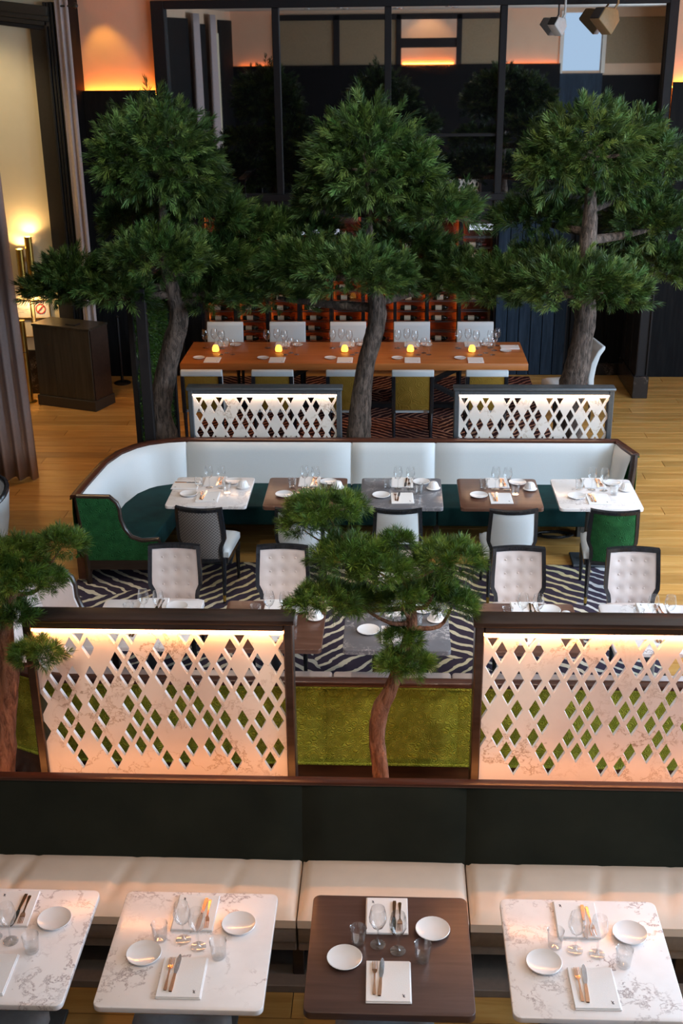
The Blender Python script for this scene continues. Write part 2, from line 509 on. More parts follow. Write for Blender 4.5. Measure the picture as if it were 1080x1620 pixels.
# ------------------------------------------------------------------ mesh helpers
class B:
    def __init__(self):
        self.bm = bmesh.new()

    def box(self, c, s, rot=None, bev=0.0, seg=2):
        r = bmesh.ops.create_cube(self.bm, size=1.0)
        vs_ = r['verts']
        M = Matrix.Translation(Vector(c)) @ (rot.to_4x4() if rot is not None else Matrix.Identity(4)) @ Matrix.Diagonal((s[0], s[1], s[2], 1))
        bmesh.ops.transform(self.bm, matrix=M, verts=vs_)
        if bev:
            es = list({e for v in vs_ for e in v.link_edges})
            bmesh.ops.bevel(self.bm, geom=es, offset=bev, segments=seg, affect='EDGES', profile=0.5)
        return self

    def ext(self, x0, x1, y0, y1, z0, z1, bev=0.0, seg=2):
        return self.box(((x0 + x1) / 2, (y0 + y1) / 2, (z0 + z1) / 2), (x1 - x0, y1 - y0, z1 - z0), None, bev, seg)

    def lathe(self, prof, n=20, c=(0, 0, 0), cap=True, ripple=0.0, rn=12):
        bm = self.bm
        rings = []
        for r, z in prof:
            ring = []
            for i in range(n):
                a = 2 * PI * i / n
                rr = r * (1 + ripple * math.cos(rn * a))
                ring.append(bm.verts.new((c[0] + rr * math.cos(a), c[1] + rr * math.sin(a), c[2] + z)))
            rings.append(ring)
        for a, b in zip(rings, rings[1:]):
            for i in range(n):
                bm.faces.new((a[i], a[(i + 1) % n], b[(i + 1) % n], b[i]))
        if cap:
            if prof[0][0] > 1e-4:
                bm.faces.new(rings[0][::-1])
            if prof[-1][0] > 1e-4:
                bm.faces.new(rings[-1])
        return self

    def tube(self, pts, rad, n=8, cap=True, rough=0.0, rnd=None):
        bm = self.bm
        pts = [Vector(p) for p in pts]
        if not hasattr(rad, '__len__'):
            rad = [rad] * len(pts)
        rings = []
        prev = None
        for i, p in enumerate(pts):
            t = (pts[min(i + 1, len(pts) - 1)] - pts[max(i - 1, 0)])
            if t.length < 1e-9:
                t = Vector((0, 0, 1))
            t.normalize()
            if prev is None:
                u = t.cross(Vector((0, 0, 1)) if abs(t.z) < 0.9 else Vector((1, 0, 0))).normalized()
            else:
                u = (prev - t * prev.dot(t)).normalized()
            prev = u
            w = t.cross(u)
            ring = []
            for k in range(n):
                a = 2 * PI * k / n
                r = rad[i] * (1 + (rnd.uniform(-rough, rough) if rough else 0))
                ring.append(bm.verts.new(p + u * (r * math.cos(a)) + w * (r * math.sin(a))))
            rings.append(ring)
        for a, b in zip(rings, rings[1:]):
            for i in range(n):
                bm.faces.new((a[i], a[(i + 1) % n], b[(i + 1) % n], b[i]))
        if cap:
            bm.faces.new(rings[0][::-1])
            bm.faces.new(rings[-1])
        return self

    def prism(self, poly, f0, f1, bev=0.0):
        """poly: list of 2D points; f0 / f1 map a 2D point to 3D on either face"""
        bm = self.bm
        a = [bm.verts.new(f0(*p)) for p in poly]
        b = [bm.verts.new(f1(*p)) for p in poly]
        n = len(poly)
        fs = [bm.faces.new(a), bm.faces.new(b[::-1])]
        for i in range(n):
            fs.append(bm.faces.new((a[i], b[i], b[(i + 1) % n], a[(i + 1) % n])))
        if bev:
            bmesh.ops.recalc_face_normals(bm, faces=fs)
            es = list({e for f in fs for e in f.edges})
            bmesh.ops.bevel(bm, geom=es, offset=bev, segments=3, affect='EDGES', profile=0.5)
        return self

    def grid(self, rows):
        bm = self.bm
        V = [[bm.verts.new(p) for p in r] for r in rows]
        for a, b in zip(V, V[1:]):
            for i in range(len(a) - 1):
                bm.faces.new((a[i], a[i + 1], b[i + 1], b[i]))
        return self

    def mesh(self, name, mat, smooth=True, angle=35, recalc=True):
        if recalc:
            bmesh.ops.recalc_face_normals(self.bm, faces=self.bm.faces)
        me = bpy.data.meshes.new(name)
        self.bm.to_mesh(me)
        self.bm.free()
        me.materials.append(MT[mat] if isinstance(mat, str) else mat)
        if smooth:
            me.shade_smooth()
            me.set_sharp_from_angle(angle=math.radians(angle))
        return me


def link(name, me, parent=None, loc=None, rz=0.0):
    o = bpy.data.objects.new(name, me)
    COL.objects.link(o)
    if parent is not None:
        o.parent = parent
    if loc is not None:
        o.location = loc
    if rz:
        o.rotation_euler = (0, 0, rz)
    return o


def tag(o, label, cat, group=None):
    o['label'] = label
    o['category'] = cat
    if group:
        o['group'] = group
    return o


def struct(name, me, label=None):
    o = link(name, me)
    o['kind'] = 'structure'
    if label:
        o['label'] = label
    return o


def thing(name, label, cat, loc=(0, 0, 0), rz=0.0, group=None):
    return tag(link(name, None, None, loc, rz), label, cat, group)


def spawn(spec, label, loc, rz=0.0, group=None, sc=1.0):
    """spec: (name, category, root mesh or None, [(part, mesh, loc, rz, [(sub, mesh, loc, rz)])])"""
    name, cat, root, parts = spec
    o = link(name, root, None, loc, rz)
    if sc != 1.0:
        o.scale = (sc, sc, sc)
    tag(o, label, cat, group)
    for p in parts:
        c = link(p[0], p[1], o, p[2], p[3])
        for s in (p[4] if len(p) > 4 else ()):
            link(s[0], s[1], c, s[2], s[3])
    return o


# ------------------------------------------------------------------ the room
XL, XR, YB, YR = -4.42, 7.2, 16.6, -0.6      # left wall, right wall, back (glazed) wall, rear wall behind the viewer
LOB = -7.0                                    # the lobby beyond the left wall
YC = 15.6                                     # cream lobby wall

floor = struct('floor', B().ext(LOB, XR, YR - 0.2, YB + 1.0, -0.2, -0.02).mesh('floor', 'subfloor'))
rnd = random.Random(5)
PW, PL = 0.205, 3.6
PX0, PX1, PY0 = -5.3, XR, 3.3
plank_meshes = {}


def plank_mesh(length):
    k = round(length, 2)
    if k not in plank_meshes:
        plank_meshes[k] = B().box((0, 0, -0.01), (k - 0.004, PW - 0.004, 0.02), None, 0.002, 1).mesh('plank', 'plank', False)
    return plank_meshes[k]


row = 0
y = PY0
while y < YB:
    off = [0.0, 1.2, 0.55, 1.9, 0.9][row % 5]
    xs = [PX0] + [PX0 + off + i * PL for i in range(1 if off < 0.1 else 0, 6) if PX0 + 0.1 < PX0 + off + i * PL < PX1 - 0.1] + [PX1]
    for a, b in zip(xs, xs[1:]):
        link('plank', plank_mesh(b - a), floor, ((a + b) / 2, y + PW / 2, 0))
    y += PW
    row += 1

struct('ceiling', B().ext(LOB, XR + 0.2, YR - 0.2, YB + 1.0, CEIL, CEIL + 0.2).mesh('ceiling', 'ceiling'))


def wall_with_holes(u0, u1, z0, z1, holes, f, t0, t1):
    """wall slab in (u,z) with rectangular openings; f(u, t, z) gives the point"""
    b = B()
    us = sorted({u0, u1} | {h[0] for h in holes} | {h[1] for h in holes})
    for a, c in zip(us, us[1:]):
        mids = sorted([(h[2], h[3]) for h in holes if h[0] <= a and h[1] >= c])
        z = z0
        spans = []
        for lo, hi in mids:
            if lo > z:
                spans.append((z, lo))
            z = hi
        if z < z1:
            spans.append((z, z1))
        for lo, hi in spans:
            b.prism([(a, lo), (c, lo), (c, hi), (a, hi)], lambda u, w: f(u, t0, w), lambda u, w: f(u, t1, w))
    return b


# left wall (the lobby opens beyond y = 12) and right wall with three tall windows
LW = [(1.7, 4.3, 0.9, 4.7), (6.1, 8.7, 0.9, 4.7), (10.1, 12.7, 0.9, 4.7)]
wleft = struct('wall_left', B().ext(XL - 0.2, XL, YR, 12.0, 0, CEIL).mesh('wall_left', 'peach', False))
link('wall_panel', B().ext(XL, XL + 0.05, 4.2, 5.7, 0, 4.8, 0.01, 1).mesh('wall_panel', 'black', False), wleft)
link('wall_panel', B().ext(XL, XL + 0.05, 6.6, 12.0, 0, 4.9, 0.01, 1).mesh('wall_panel', 'black', False), wleft)
link('wall_panel', B().ext(XL, XL + 0.05, YR + 0.1, 1.9, 0, 4.9, 0.01, 1).mesh('wall_panel', 'black', False), wleft)
link('wall_panel', B().ext(XL, XL + 0.04, 2.0, 3.2, 0, 4.6, 0.01, 1).mesh('wall_panel', 'cream', False), wleft)
struct('wall_right', wall_with_holes(YR, YB, 0, CEIL, LW, lambda u, t, z: (t, u, z), XR, XR + 0.2).mesh('wall_right', 'peach', False))
for i, (a, c, lo, hi) in enumerate(LW):
    w = struct('window_%d' % (i + 1), B().ext(XR + 0.11, XR + 0.12, a, c, lo, hi).mesh('window', 'pane', False))
    for (p, q, r, s) in ((a - 0.12, a, lo - 0.12, hi + 0.12), (c, c + 0.12, lo - 0.12, hi + 0.12), (a, c, hi, hi + 0.12), (a, c, lo - 0.12, lo),
                         ((a + c) / 2 - 0.03, (a + c) / 2 + 0.03, lo, hi)):
        link('window_frame', B().ext(XR - 0.03, XR + 0.14, p, q, r, s, 0.006, 1).mesh('window_frame', 'casing', False), w)
struct('wall_lobby_end', B().ext(LOB - 0.2, LOB, 11.8, YC + 0.2, 0, CEIL).mesh('wall', 'cream', False))
struct('wall_lobby_near', B().ext(LOB, XL - 0.2, 11.8, 12.0, 0, CEIL).mesh('wall', 'cream', False))
wl = struct('wall_lobby', B().ext(LOB, -4.2, YC, YC + 0.2, 0, CEIL).mesh('wall', 'cream', False))
link('baseboard', B().ext(LOB, -4.47, YC - 0.03, YC, 0, 0.62, 0.005, 1).mesh('baseboard', 'marble_dark', False), wl)

# casing of the lobby: fluted dark jamb and a heavy sloping lintel
tr = struct('trim_1', B().ext(-4.52, -4.33, YC - 0.06, YC + 0.1, 0, 4.92, 0.004, 1).mesh('jamb', 'casing', False))
for k in range(4):
    x = -4.325 + k * 0.042
    link('flute', B().ext(x, x + 0.034, YC - 0.11 + 0.012 * (k % 2), YC + 0.1, 0, 5.0, 0.008, 2).mesh('flute', 'plastic'), tr)
rot = Matrix.Rotation(math.radians(7.0), 3, 'Y')
for k, (dz, h, y0, mt) in enumerate(((0.03, 0.05, 0.10, 'plastic'), (0.085, 0.055, 0.13, 'casing'), (0.145, 0.06, 0.16, 'casing'), (0.23, 0.11, 0.2, 'casing'))):
    link('lintel_moulding', B().box((-5.7, YC - y0 / 2 + 0.02, 4.84 + dz), (2.9, y0, h), rot, 0.008, 2).mesh('lintel_moulding', mt), tr)
# return from the casing to the glazed back wall
struct('wall_return', B().ext(-4.3, -4.17, YC + 0.1, YB, 0, CEIL).mesh('wall', 'black', False))


def upper_wall(name, x0, x1, y0, y1, zc, mat_u='peach', led=True, led_y=None):
    """black wainscot to zc with a cove light on top, painted wall above"""
    w = struct(name, B().ext(x0, x1, y0, y1, zc, CEIL).mesh('wall', mat_u, False))
    return w


ZW = 3.93
wb = struct('wall_back_left', B().ext(-4.3, -3.19, YB, YB + 0.2, 0, CEIL).mesh('wall', 'peach', False))
link('wainscot', B().ext(-4.17, -3.19, YB - 0.13, YB - 0.10, 0, ZW, 0.004, 1).mesh('wainscot', 'black', False), wb)
link('cove_light', B().ext(-4.16, -3.20, YB - 0.085, YB - 0.045, ZW - 0.07, ZW - 0.05).mesh('cove_light', 'led_orange', False), wb)
wb = struct('wall_back_right', B().ext(3.62, XR, YB, YB + 0.2, 0, CEIL).mesh('wall', 'peach', False))
link('wainscot', B().ext(3.62, XR, YB - 0.13, YB - 0.10, 0, ZW + 0.04, 0.004, 1).mesh('wainscot', 'black', False), wb)
link('cove_light', B().ext(3.63, XR, YB - 0.085, YB - 0.045, ZW - 0.03, ZW - 0.01).mesh('cove_light', 'led_orange', False), wb)
for x in (4.6, 5.5, 6.4):
    link('wainscot_stile', B().ext(x, x + 0.1, YB - 0.15, YB - 0.13, 0, ZW, 0.004, 1).mesh('wainscot_stile', 'black', False), wb)

# glazed back wall: black frame with four tall mirrored panes above, wine display below
gl = struct('window_4', None)
gl['label'] = 'tall black framed glazing of the back wall with dark mirroring panes'
MX = [-3.02, -1.57, -0.10, 1.40, 3.50]
Z0, Z1 = 2.55, 4.92
for a, c in zip(MX, MX[1:]):
    link('pane', B().ext(a, c, YB + 0.02, YB + 0.04, Z0, Z1).mesh('pane', 'mirror', False), gl)
fb = lambda x0, x1, z0, z1, d=0.06: link('window_frame', B().ext(x0, x1, YB - d, YB + 0.06, z0, z1, 0.006, 1).mesh('window_frame', 'frame', False), gl)
fb(-3.19, -3.02, 0, 5.02, 0.1)
fb(3.50, 3.62, 0, 5.02, 0.1)
fb(-3.02, 3.50, 4.92, 5.02, 0.1)
for x in MX[1:-1]:
    fb(x - 0.045, x + 0.045, 2.25, 4.92)
fb(-3.02, 3.5, 2.47, 2.56, 0.08)
fb(-3.02, 3.5, 2.25, 2.47, 0.03)
fb(-0.08, 1.36, 3.3, 3.34, 0.02)
struct('wall_above_glazing', B().ext(-3.19, 3.62, YB, YB + 0.2, 5.02, CEIL).mesh('wall', 'peach', False))
struct('wall_behind_panes', B().ext(-3.19, 3.62, YB + 0.9, YB + 1.0, 0, CEIL).mesh('wall', 'plastic', False))

# black wall left of the wine display, blue-black boards and black panels right of it
wk = struct('wall_back_lower_left', B().ext(-3.02, -2.76, YB - 0.02, YB + 0.1, 0, 2.25).mesh('wall', 'black', False))
bw = struct('wall_back_boards', B().ext(1.42, 2.46, YB + 0.0, YB + 0.1, 0, 2.47).mesh('wall', 'frame', False))
nb = 6
for k in range(nb):
    x = 1.44 + k * (1.0 / nb)
    link('board', B().ext(x + 0.004, x + 1.0 / nb - 0.004, YB - 0.035, YB, 0, 2.46, 0.006, 1).mesh('board', 'bluewood', False), bw)
bk = struct('wall_back_lower_right', B().ext(2.46, 3.5, YB - 0.0, YB + 0.1, 0, 2.47).mesh('wall', 'black', False))
for x in (2.5, 2.98, 3.3):
    link('panel_stile', B().ext(x, x + 0.05, YB - 0.03, YB, 0.1, 2.4, 0.006, 1).mesh('panel_stile', 'black', False), bk)
link('baseboard', B().ext(2.46, 3.5, YB - 0.05, YB, 0, 0.18, 0.006, 1).mesh('baseboard', 'marble_dark', False), bk)

# pilaster with a marble foot and the black return behind it
pil = struct('trim_2', B().ext(3.235, 3.40, 15.44, YB - 0.1, 0.30, 2.5, 0.004, 1).mesh('pilaster', 'frame', False))
for x in (3.24, 3.375):
    link('pilaster_bead', B().ext(x, x + 0.025, 15.415, 15.45, 0.32, 2.5, 0.008, 2).mesh('pilaster_bead', 'frame'), pil)
link('plinth', B().ext(3.215, 3.42, 15.40, YB - 0.1, 0, 0.30, 0.008, 1).mesh('plinth', 'marble_dark', False), pil)
for yy in (15.75, 16.2):
    link('pilaster_bead', B().ext(3.215, 3.24, yy, yy + 0.05, 0.35, 2.5, 0.006, 1).mesh('pilaster_bead', 'frame', False), pil)

# rear wall behind the viewer, seen again in the dark panes
rear = struct('wall_rear', wall_with_holes(XL, XR, 0, CEIL, [(0.15, 1.62, 3.74, 4.9), (4.46, 5.48, 3.56, 5.0)],
                                           lambda u, t, z: (u, t, z), YR - 0.2, YR).mesh('wall', 'peach', False))
link('wainscot', B().ext(XL, 4.40, YR + 0.07, YR + 0.10, 0, 3.76, 0.004, 1).mesh('wainscot', 'black', False), rear)
link('wainscot', B().ext(5.54, XR, YR, YR + 0.06, 0, 3.45, 0.004, 1).mesh('wainscot', 'black', False), rear)
link('board_panel', B().ext(4.40, 5.54, YR, YR + 0.05, 0, 3.50, 0.004, 1).mesh('board_panel', 'bluewood', False), rear)
for a, c, m in ((-3.1, -1.66, 'tan'), (-1.5, 0.02, 'tan'), (1.76, 2.8, 'tan'), (5.6, XR, 'tan')):
    link('wall_panel', B().ext(a, c, YR, YR + 0.02, 3.74, 4.88, 0.003, 1).mesh('wall_panel', m, False), rear)
for x0, x1 in ((-3.25, -3.1), (-1.66, -1.5), (0.02, 0.15), (1.62, 1.76), (2.8, 2.92)):
    link('panel_frame', B().ext(x0, x1, YR, YR + 0.07, 0, 5.0, 0.004, 1).mesh('panel_frame', 'frame', False), rear)
link('panel_frame', B().ext(-3.25, 2.92, YR, YR + 0.07, 4.88, 5.02, 0.004, 1).mesh('panel_frame', 'frame', False), rear)
link('panel_frame', B().ext(0.15, 1.62, YR - 0.1, YR + 0.03, 4.18, 4.42, 0.004, 1).mesh('panel_frame', 'frame', False), rear)
for x0, x1 in ((-4.2, -3.3), (2.95, 4.3)):
    link('cove_light', B().ext(x0, x1, YR + 0.02, YR + 0.05, 3.66, 3.68).mesh('cove_light', 'led_orange', False), rear)
for x0, x1 in ((4.36, 4.46), (5.48, 5.58)):
    link('window_frame', B().ext(x0, x1, YR - 0.1, YR + 0.05, 3.5, 5.05, 0.004, 1).mesh('window_frame', 'paper', False), rear)
# lit recess behind the rear opening
struct('wall_rear_recess', B().ext(-0.1, 1.9, YR - 1.3, YR - 1.2, 3.6, CEIL).mesh('wall', 'peach', False))
struct('trim_3', B().ext(0.2, 1.6, YR - 1.18, YR - 1.15, 3.74, 3.76).mesh('cove_light', 'led_orange', False))
spot('recess_beam', (0.9, YR - 0.5, 5.0), (0.9, YR - 1.2, 4.2), 25, (1.0, 0.62, 0.3), 100)

# downlight fittings in the ceiling, for the added beams too
ring = B().lathe([(0.05, 0.0), (0.075, 0.0), (0.075, -0.015), (0.055, -0.02)], 20, cap=False).mesh('trim_ring', 'steel')
lens = B().lathe([(0.0, 0.012), (0.05, 0.012)], 20, cap=False).mesh('lens', 'lens')
for i, (p, a, w, c, g) in enumerate(DOWN):
    d = struct('trim_%d' % (10 + i), ring)
    d.location = (p[0], p[1], CEIL)
    link('lens', lens, d, (0, 0, -0.014))


# ------------------------------------------------------------------ rugs, planters
o = tag(link('rug', B().ext(-2.88, 2.12, 6.3, 10.02, 0.0, 0.012, 0.004, 1).mesh('rug', 'rug', False)),
        'dark purple rug with cream and gold brush strokes under the middle tables', 'rug')
o = tag(link('rug', B().ext(-2.48, 1.95, 12.9, 16.45, 0.0, 0.012, 0.004, 1).mesh('rug', 'rug2', False)),
        'maroon rug with orange strokes under the long table', 'rug')


def planter(label, x0, x1, y0, y1, h):
    t = thing('planter', label, 'planter', ((x0 + x1) / 2, (y0 + y1) / 2, 0))
    w, d = (x1 - x0) / 2, (y1 - y0) / 2
    for a in ((-w, w, -d, -d + 0.03), (-w, w, d - 0.03, d), (-w, -w + 0.03, -d + 0.03, d - 0.03), (w - 0.03, w, -d + 0.03, d - 0.03)):
        link('side_board', B().ext(a[0], a[1], a[2], a[3], 0, h, 0.004, 1).mesh('side_board', 'darkwood', False), t)
    link('soil', B().ext(-w + 0.03, w - 0.03, -d + 0.03, d - 0.03, 0.02, h - 0.05).mesh('soil', 'soil', False), t)
    return t


planter('low dark wooden planter trough under the slender pine between the tall screens', -0.52, 0.43, 5.42, 6.08, 0.36)
planter('low dark wooden planter trough under the slender pine at the left edge', -2.75, -2.08, 5.42, 6.08, 0.36)
planter('low dark wooden planter trough under the left big tree', -2.49, -2.08, 11.36, 11.85, 0.42)
planter('low dark wooden planter trough under the middle big tree', -0.62, 0.0, 11.36, 11.85, 0.42)
planter('low dark wooden planter trough under the right big tree', 1.5, 2.1, 11.36, 11.85, 0.42)

# ------------------------------------------------------------------ marble lattice screens with light strips
HOLES = [{0, 2, 4, 5, 8, 9, 11, 13}, {0, 1, 2, 4, 6, 8, 10, 11, 13}, {0, 4, 5, 6, 7, 8, 9, 10, 12, 13}, {0, 1, 2, 3, 4, 5, 6, 8, 9, 10, 11, 13},
         {0, 1, 3, 5, 7, 8, 10, 11, 12, 13}, {-1, 1, 2, 4, 5, 7, 8, 9, 12, 13}, {1, 3, 5, 6, 7, 8, 9, 10, 11, 12, 13}, {-1, 0, 1, 2, 4, 5, 9, 11},
         {1, 3, 4, 5, 6, 8, 9, 10, 12, 13}, {1, 3, 6, 7, 10, 12}]


def clip(poly, x0, x1, z0, z1):
    def cut(ps, inside, isect):
        out = []
        for i, p in enumerate(ps):
            q = ps[(i + 1) % len(ps)]
            if inside(p):
                out.append(p)
            if inside(p) != inside(q):
                out.append(isect(p, q))
        return out

    def at(ax, v):
        def f(p, q):
            t = (v - p[ax]) / (q[ax] - p[ax])
            return (p[0] + (q[0] - p[0]) * t, p[1] + (q[1] - p[1]) * t)
        return f
    for ax, v, s in ((0, x0, 1), (0, x1, -1), (1, z0, 1), (1, z1, -1)):
        if not poly:
            return poly
        poly = cut(poly, lambda p: (p[ax] - v) * s >= 0, at(ax, v))
    return poly


def lattice(w, h, t, dz):
    """pierced slab: x 0..w, z 0..h, front face at y = 0, thickness t"""
    s = w / 14.0
    hw, hh = s * 0.36, dz * 0.76
    bm = bmesh.new()

    def slab(poly):
        poly = clip(poly, 0, w, 0, h)
        if len(poly) < 3:
            return
        for yy in (0, t):
            vs_ = [bm.verts.new((p[0], yy, p[1])) for p in poly]
            bm.faces.new(vs_ if yy else vs_[::-1])

    def wallq(p, q):
        seg = clip([p, q, q], 0, w, 0, h)
        if len(seg) < 2:
            return
        ps = sorted(set((round(a, 6), round(b, 6)) for a, b in seg))
        if len(ps) < 2:
            return
        a, b = ps[0], ps[-1]
        f = bm.faces.new([bm.verts.new(v) for v in ((a[0], 0, a[1]), (b[0], 0, b[1]), (b[0], t, b[1]), (a[0], t, a[1]))])
        f.material_index = 1
    nr = int(h / dz) + 3
    for r in range(-1, nr):
        zc = h - 0.034 - r * dz
        for k in range(-1, 15):
            xc = (k + (0.5 if r % 2 == 0 else 1.0)) * s
            O = [(xc, zc + dz), (xc + s / 2, zc), (xc, zc - dz), (xc - s / 2, zc)]
            if r == 0 and k in HOLES[0]:
                L_, R_, D_, d_ = (xc - s / 2, zc), (xc + s / 2, zc), (xc, zc - dz), (xc, zc - hh)
                slab([(xc, zc + dz), R_, L_])
                slab([R_, D_, d_, (xc + hw, zc)])
                slab([L_, (xc - hw, zc), d_, D_])
                wallq((xc - hw, zc), (xc + hw, zc))
                wallq((xc + hw, zc), d_)
                wallq((xc - hw, zc), d_)
            elif 0 <= r < len(HOLES) and k in HOLES[r]:
                I = [(xc, zc + hh), (xc + hw, zc), (xc, zc - hh), (xc - hw, zc)]
                for i in range(4):
                    j = (i + 1) % 4
                    slab([O[i], O[j], I[j], I[i]])
                    wallq(I[i], I[j])
            else:
                slab(O)
    me = bpy.data.meshes.new('lattice_panel')
    bm.to_mesh(me)
    bm.free()
    me.materials.append(MT['marble_screen'])
    me.materials.append(MT['marble_edge'])
    return me


def screen(label, x0, x1, y, top, frame_mat, dz, led):
    fw = 0.05
    w = x1 - x0
    t = thing('lattice_screen', label, 'screen', ((x0 + x1) / 2, y, 0), 0, 'pierced marble screens')
    d = 0.06
    iw = w - 2 * fw
    ih = top - 0.075
    link('stile', B().ext(-w / 2, -w / 2 + fw, -d, d, 0, top - 0.002, 0.006, 1).mesh('stile', frame_mat, False), t)
    link('stile', B().ext(w / 2 - fw, w / 2, -d, d, 0, top - 0.002, 0.006, 1).mesh('stile', frame_mat, False), t)
    link('top_rail', B().ext(-w / 2 - 0.012, w / 2 + 0.012, -d - 0.015, d + 0.015, top - 0.03, top, 0.008, 2).mesh('top_rail', frame_mat), t)
    link('lower_moulding', B().ext(-w / 2 + fw, w / 2 - fw, -d, d, top - 0.075, top - 0.03, 0.006, 1).mesh('lower_moulding', frame_mat, False), t)
    link('bottom_rail', B().ext(-w / 2 + fw, w / 2 - fw, -d, d, 0, 0.08, 0.006, 1).mesh('bottom_rail', frame_mat, False), t)
    link('lattice_panel', lattice(iw, ih - 0.08, 0.028, dz), t, (-iw / 2, -0.035, 0.08))
    link('light_strip', B().ext(-iw / 2, iw / 2, -0.058, -0.046, ih - 0.012, ih - 0.002).mesh('light_strip', led, False), t)
    return t


screen('tall marble lattice screen behind the front bench, left of the slender pine trunk', -2.045, -0.545, 5.75, 1.67, 'darkwood', 0.0918, 'led')
screen('tall marble lattice screen behind the front bench, right of the slender pine trunk', 0.455, 1.955, 5.75, 1.67, 'darkwood', 0.0918, 'led')
screen('low marble lattice screen behind the white sofa, left of the middle big tree trunk', -2.05, -0.515, 11.27, 1.37, 'steel_dark', 0.0935, 'led_soft')
screen('low marble lattice screen behind the white sofa, right of the middle big tree trunk', 0.605, 2.17, 11.27, 1.37, 'steel_dark', 0.0935, 'led_soft')

# ------------------------------------------------------------------ front bench
bench = thing('banquette_bench', 'long dark green velvet bench with cream seat cushions behind the front tables', 'bench', (0, 5.0, 0))
BX = [-2.6, -0.476, 0.406, 2.5]


def pillow(x0, x1, y0, y1, z0, z1, nx=22, ny=8, puff=0.02, wr=0.0, seed=0):
    """seat cushion: rounded box with a crowned, slightly creased top"""
    r = random.Random(seed)
    cre = [(r.uniform(x0 + 0.1, x1 - 0.1), r.uniform(0.012, 0.025), r.uniform(0.3, 1) * wr) for _ in range(7)]
    b = B()
    rows = []
    for j in range(ny + 1):
        v = j / ny
        rr = []
        for i in range(nx + 1):
            u = i / nx
            x = x0 + (x1 - x0) * u
            e = min(u, 1 - u) * (x1 - x0)
            ev = min(v, 1 - v) * (y1 - y0)
            ed = min(e, ev)
            z = z1 - 0.025 * max(0, 1 - ed / 0.035) ** 2 + puff * (1 - (2 * u - 1) ** 4) * (1 - (2 * v - 1) ** 4)
            for cx, cw, cd in cre:
                z -= cd * math.exp(-((x - cx - 0.12 * v) / cw) ** 2) * math.sin(PI * v)
            rr.append((x, y0 + (y1 - y0) * v, z))
        rows.append(rr)
    b.grid(rows)
    bot = [[(p[0], p[1], z0) for p in rr] for rr in (rows[0], rows[-1])]
    b.grid([bot[0], rows[0]])
    b.grid([rows[-1], bot[1]])
    b.grid([[r_[0] for r_ in rows], [(r_[0][0], r_[0][1], z0) for r_ in rows]])
    b.grid([[r_[-1] for r_ in rows], [(r_[-1][0], r_[-1][1], z0) for r_ in rows]])
    b.grid([[(x0, y0, z0), (x1, y0, z0)], [(x0, y1, z0), (x1, y1, z0)]])
    bmesh.ops.remove_doubles(b.bm, verts=b.bm.verts, dist=1e-5)
    return b


for i, (a, c) in enumerate(zip(BX, BX[1:])):
    link('seat_cushion', pillow(a + 0.004, c - 0.004, -0.27, 0.21, 0.40, 0.475, int((c - a) / 0.03), 10, 0.014, 0.022 if i != 1 else 0.0, i + 3).mesh('seat_cushion', 'cream_leather', True, 50), bench)
    link('shaded_seat_front', B().ext(a + 0.004, c - 0.004, -0.265, 0.2, 0.30, 0.402, 0.012, 2).mesh('shaded_seat_front', 'tan_trim_and_shade'), bench)  # cushion front: its shadow is put into the darker leather colour
    b = B()
    rows = []
    n = max(6, int((c - a) / 0.08))
    for j in range(9):
        v = j / 8
        rr = []
        for k in range(n + 1):
            u = k / n
            e = min(u, 1 - u) * (c - a)
            yy = 0.17 + 0.085 * v + 0.02 * max(0, 1 - e / 0.03) ** 2 - 0.015 * math.sin(PI * v)
            rr.append((a + (c - a) * u, yy, 0.44 + 0.47 * v))
        rows.append(rr)
    b.grid(rows)
    b.grid([[(a, 0.274, 0.44), (c, 0.274, 0.44)], [(a, 0.274, 0.91), (c, 0.274, 0.91)]])
    link('back_cushion', b.mesh('back_cushion', 'velvet_dark', True, 60), bench)
    link('base_rail', B().ext(a + 0.004, c - 0.004, -0.25, 0.2, 0.235, 0.30, 0.006, 1).mesh('base_rail', 'tan_trim_and_shade', False), bench)
link('light_strip', B().ext(BX[0], BX[-1], 0.305, 0.33, 0.45, 0.47).mesh('light_strip', 'led_up', False), bench)
link('back_frame', B().ext(BX[0], BX[-1], 0.275, 0.30, 0.0, 0.905).mesh('back_frame', 'darkwood', False), bench)
link('top_rail', B().ext(BX[0], BX[-1], 0.245, 0.305, 0.905, 0.928, 0.008, 2).mesh('top_rail', 'rail'), bench)
link('plinth', B().ext(BX[0], BX[-1], -0.02, 0.27, 0.0, 0.235, 0.004, 1).mesh('plinth', 'darkwood', False), bench)
for x in (-2.3, -1.2, -0.476, 0.406, 1.5, 2.3):
    link('leg', B().ext(x - 0.03, x + 0.03, -0.22, -0.16, 0.0, 0.24, 0.004, 1).mesh('leg', 'darkwood', False), bench)
link('foot_board', B().ext(BX[0], BX[-1], -0.30, -0.02, 0.0, 0.05, 0.004, 1).mesh('foot_board', 'tan_trim_and_shade', False), bench)

# ------------------------------------------------------------------ curved sofas
RAIL2 = [(-2.069, 11.098), (-2.253, 11.057), (-2.429, 10.977), (-2.536, 10.88), (-2.652, 10.692), (-2.728, 10.403), (-2.754, 10.077), (-2.775, 9.801), (-2.789, 9.537)]
ARM = [(-2.786, 0.853), (-2.494, 0.849), (-2.442, 0.795), (-2.424, 0.741), (-2.421, 0.644), (-2.389, 0.546), (-2.333, 0.467), (-2.239, 0.431), (-2.084, 0.444), (-2.088, 0.382), (-2.131, 0.258), (-2.735, 0.252)]


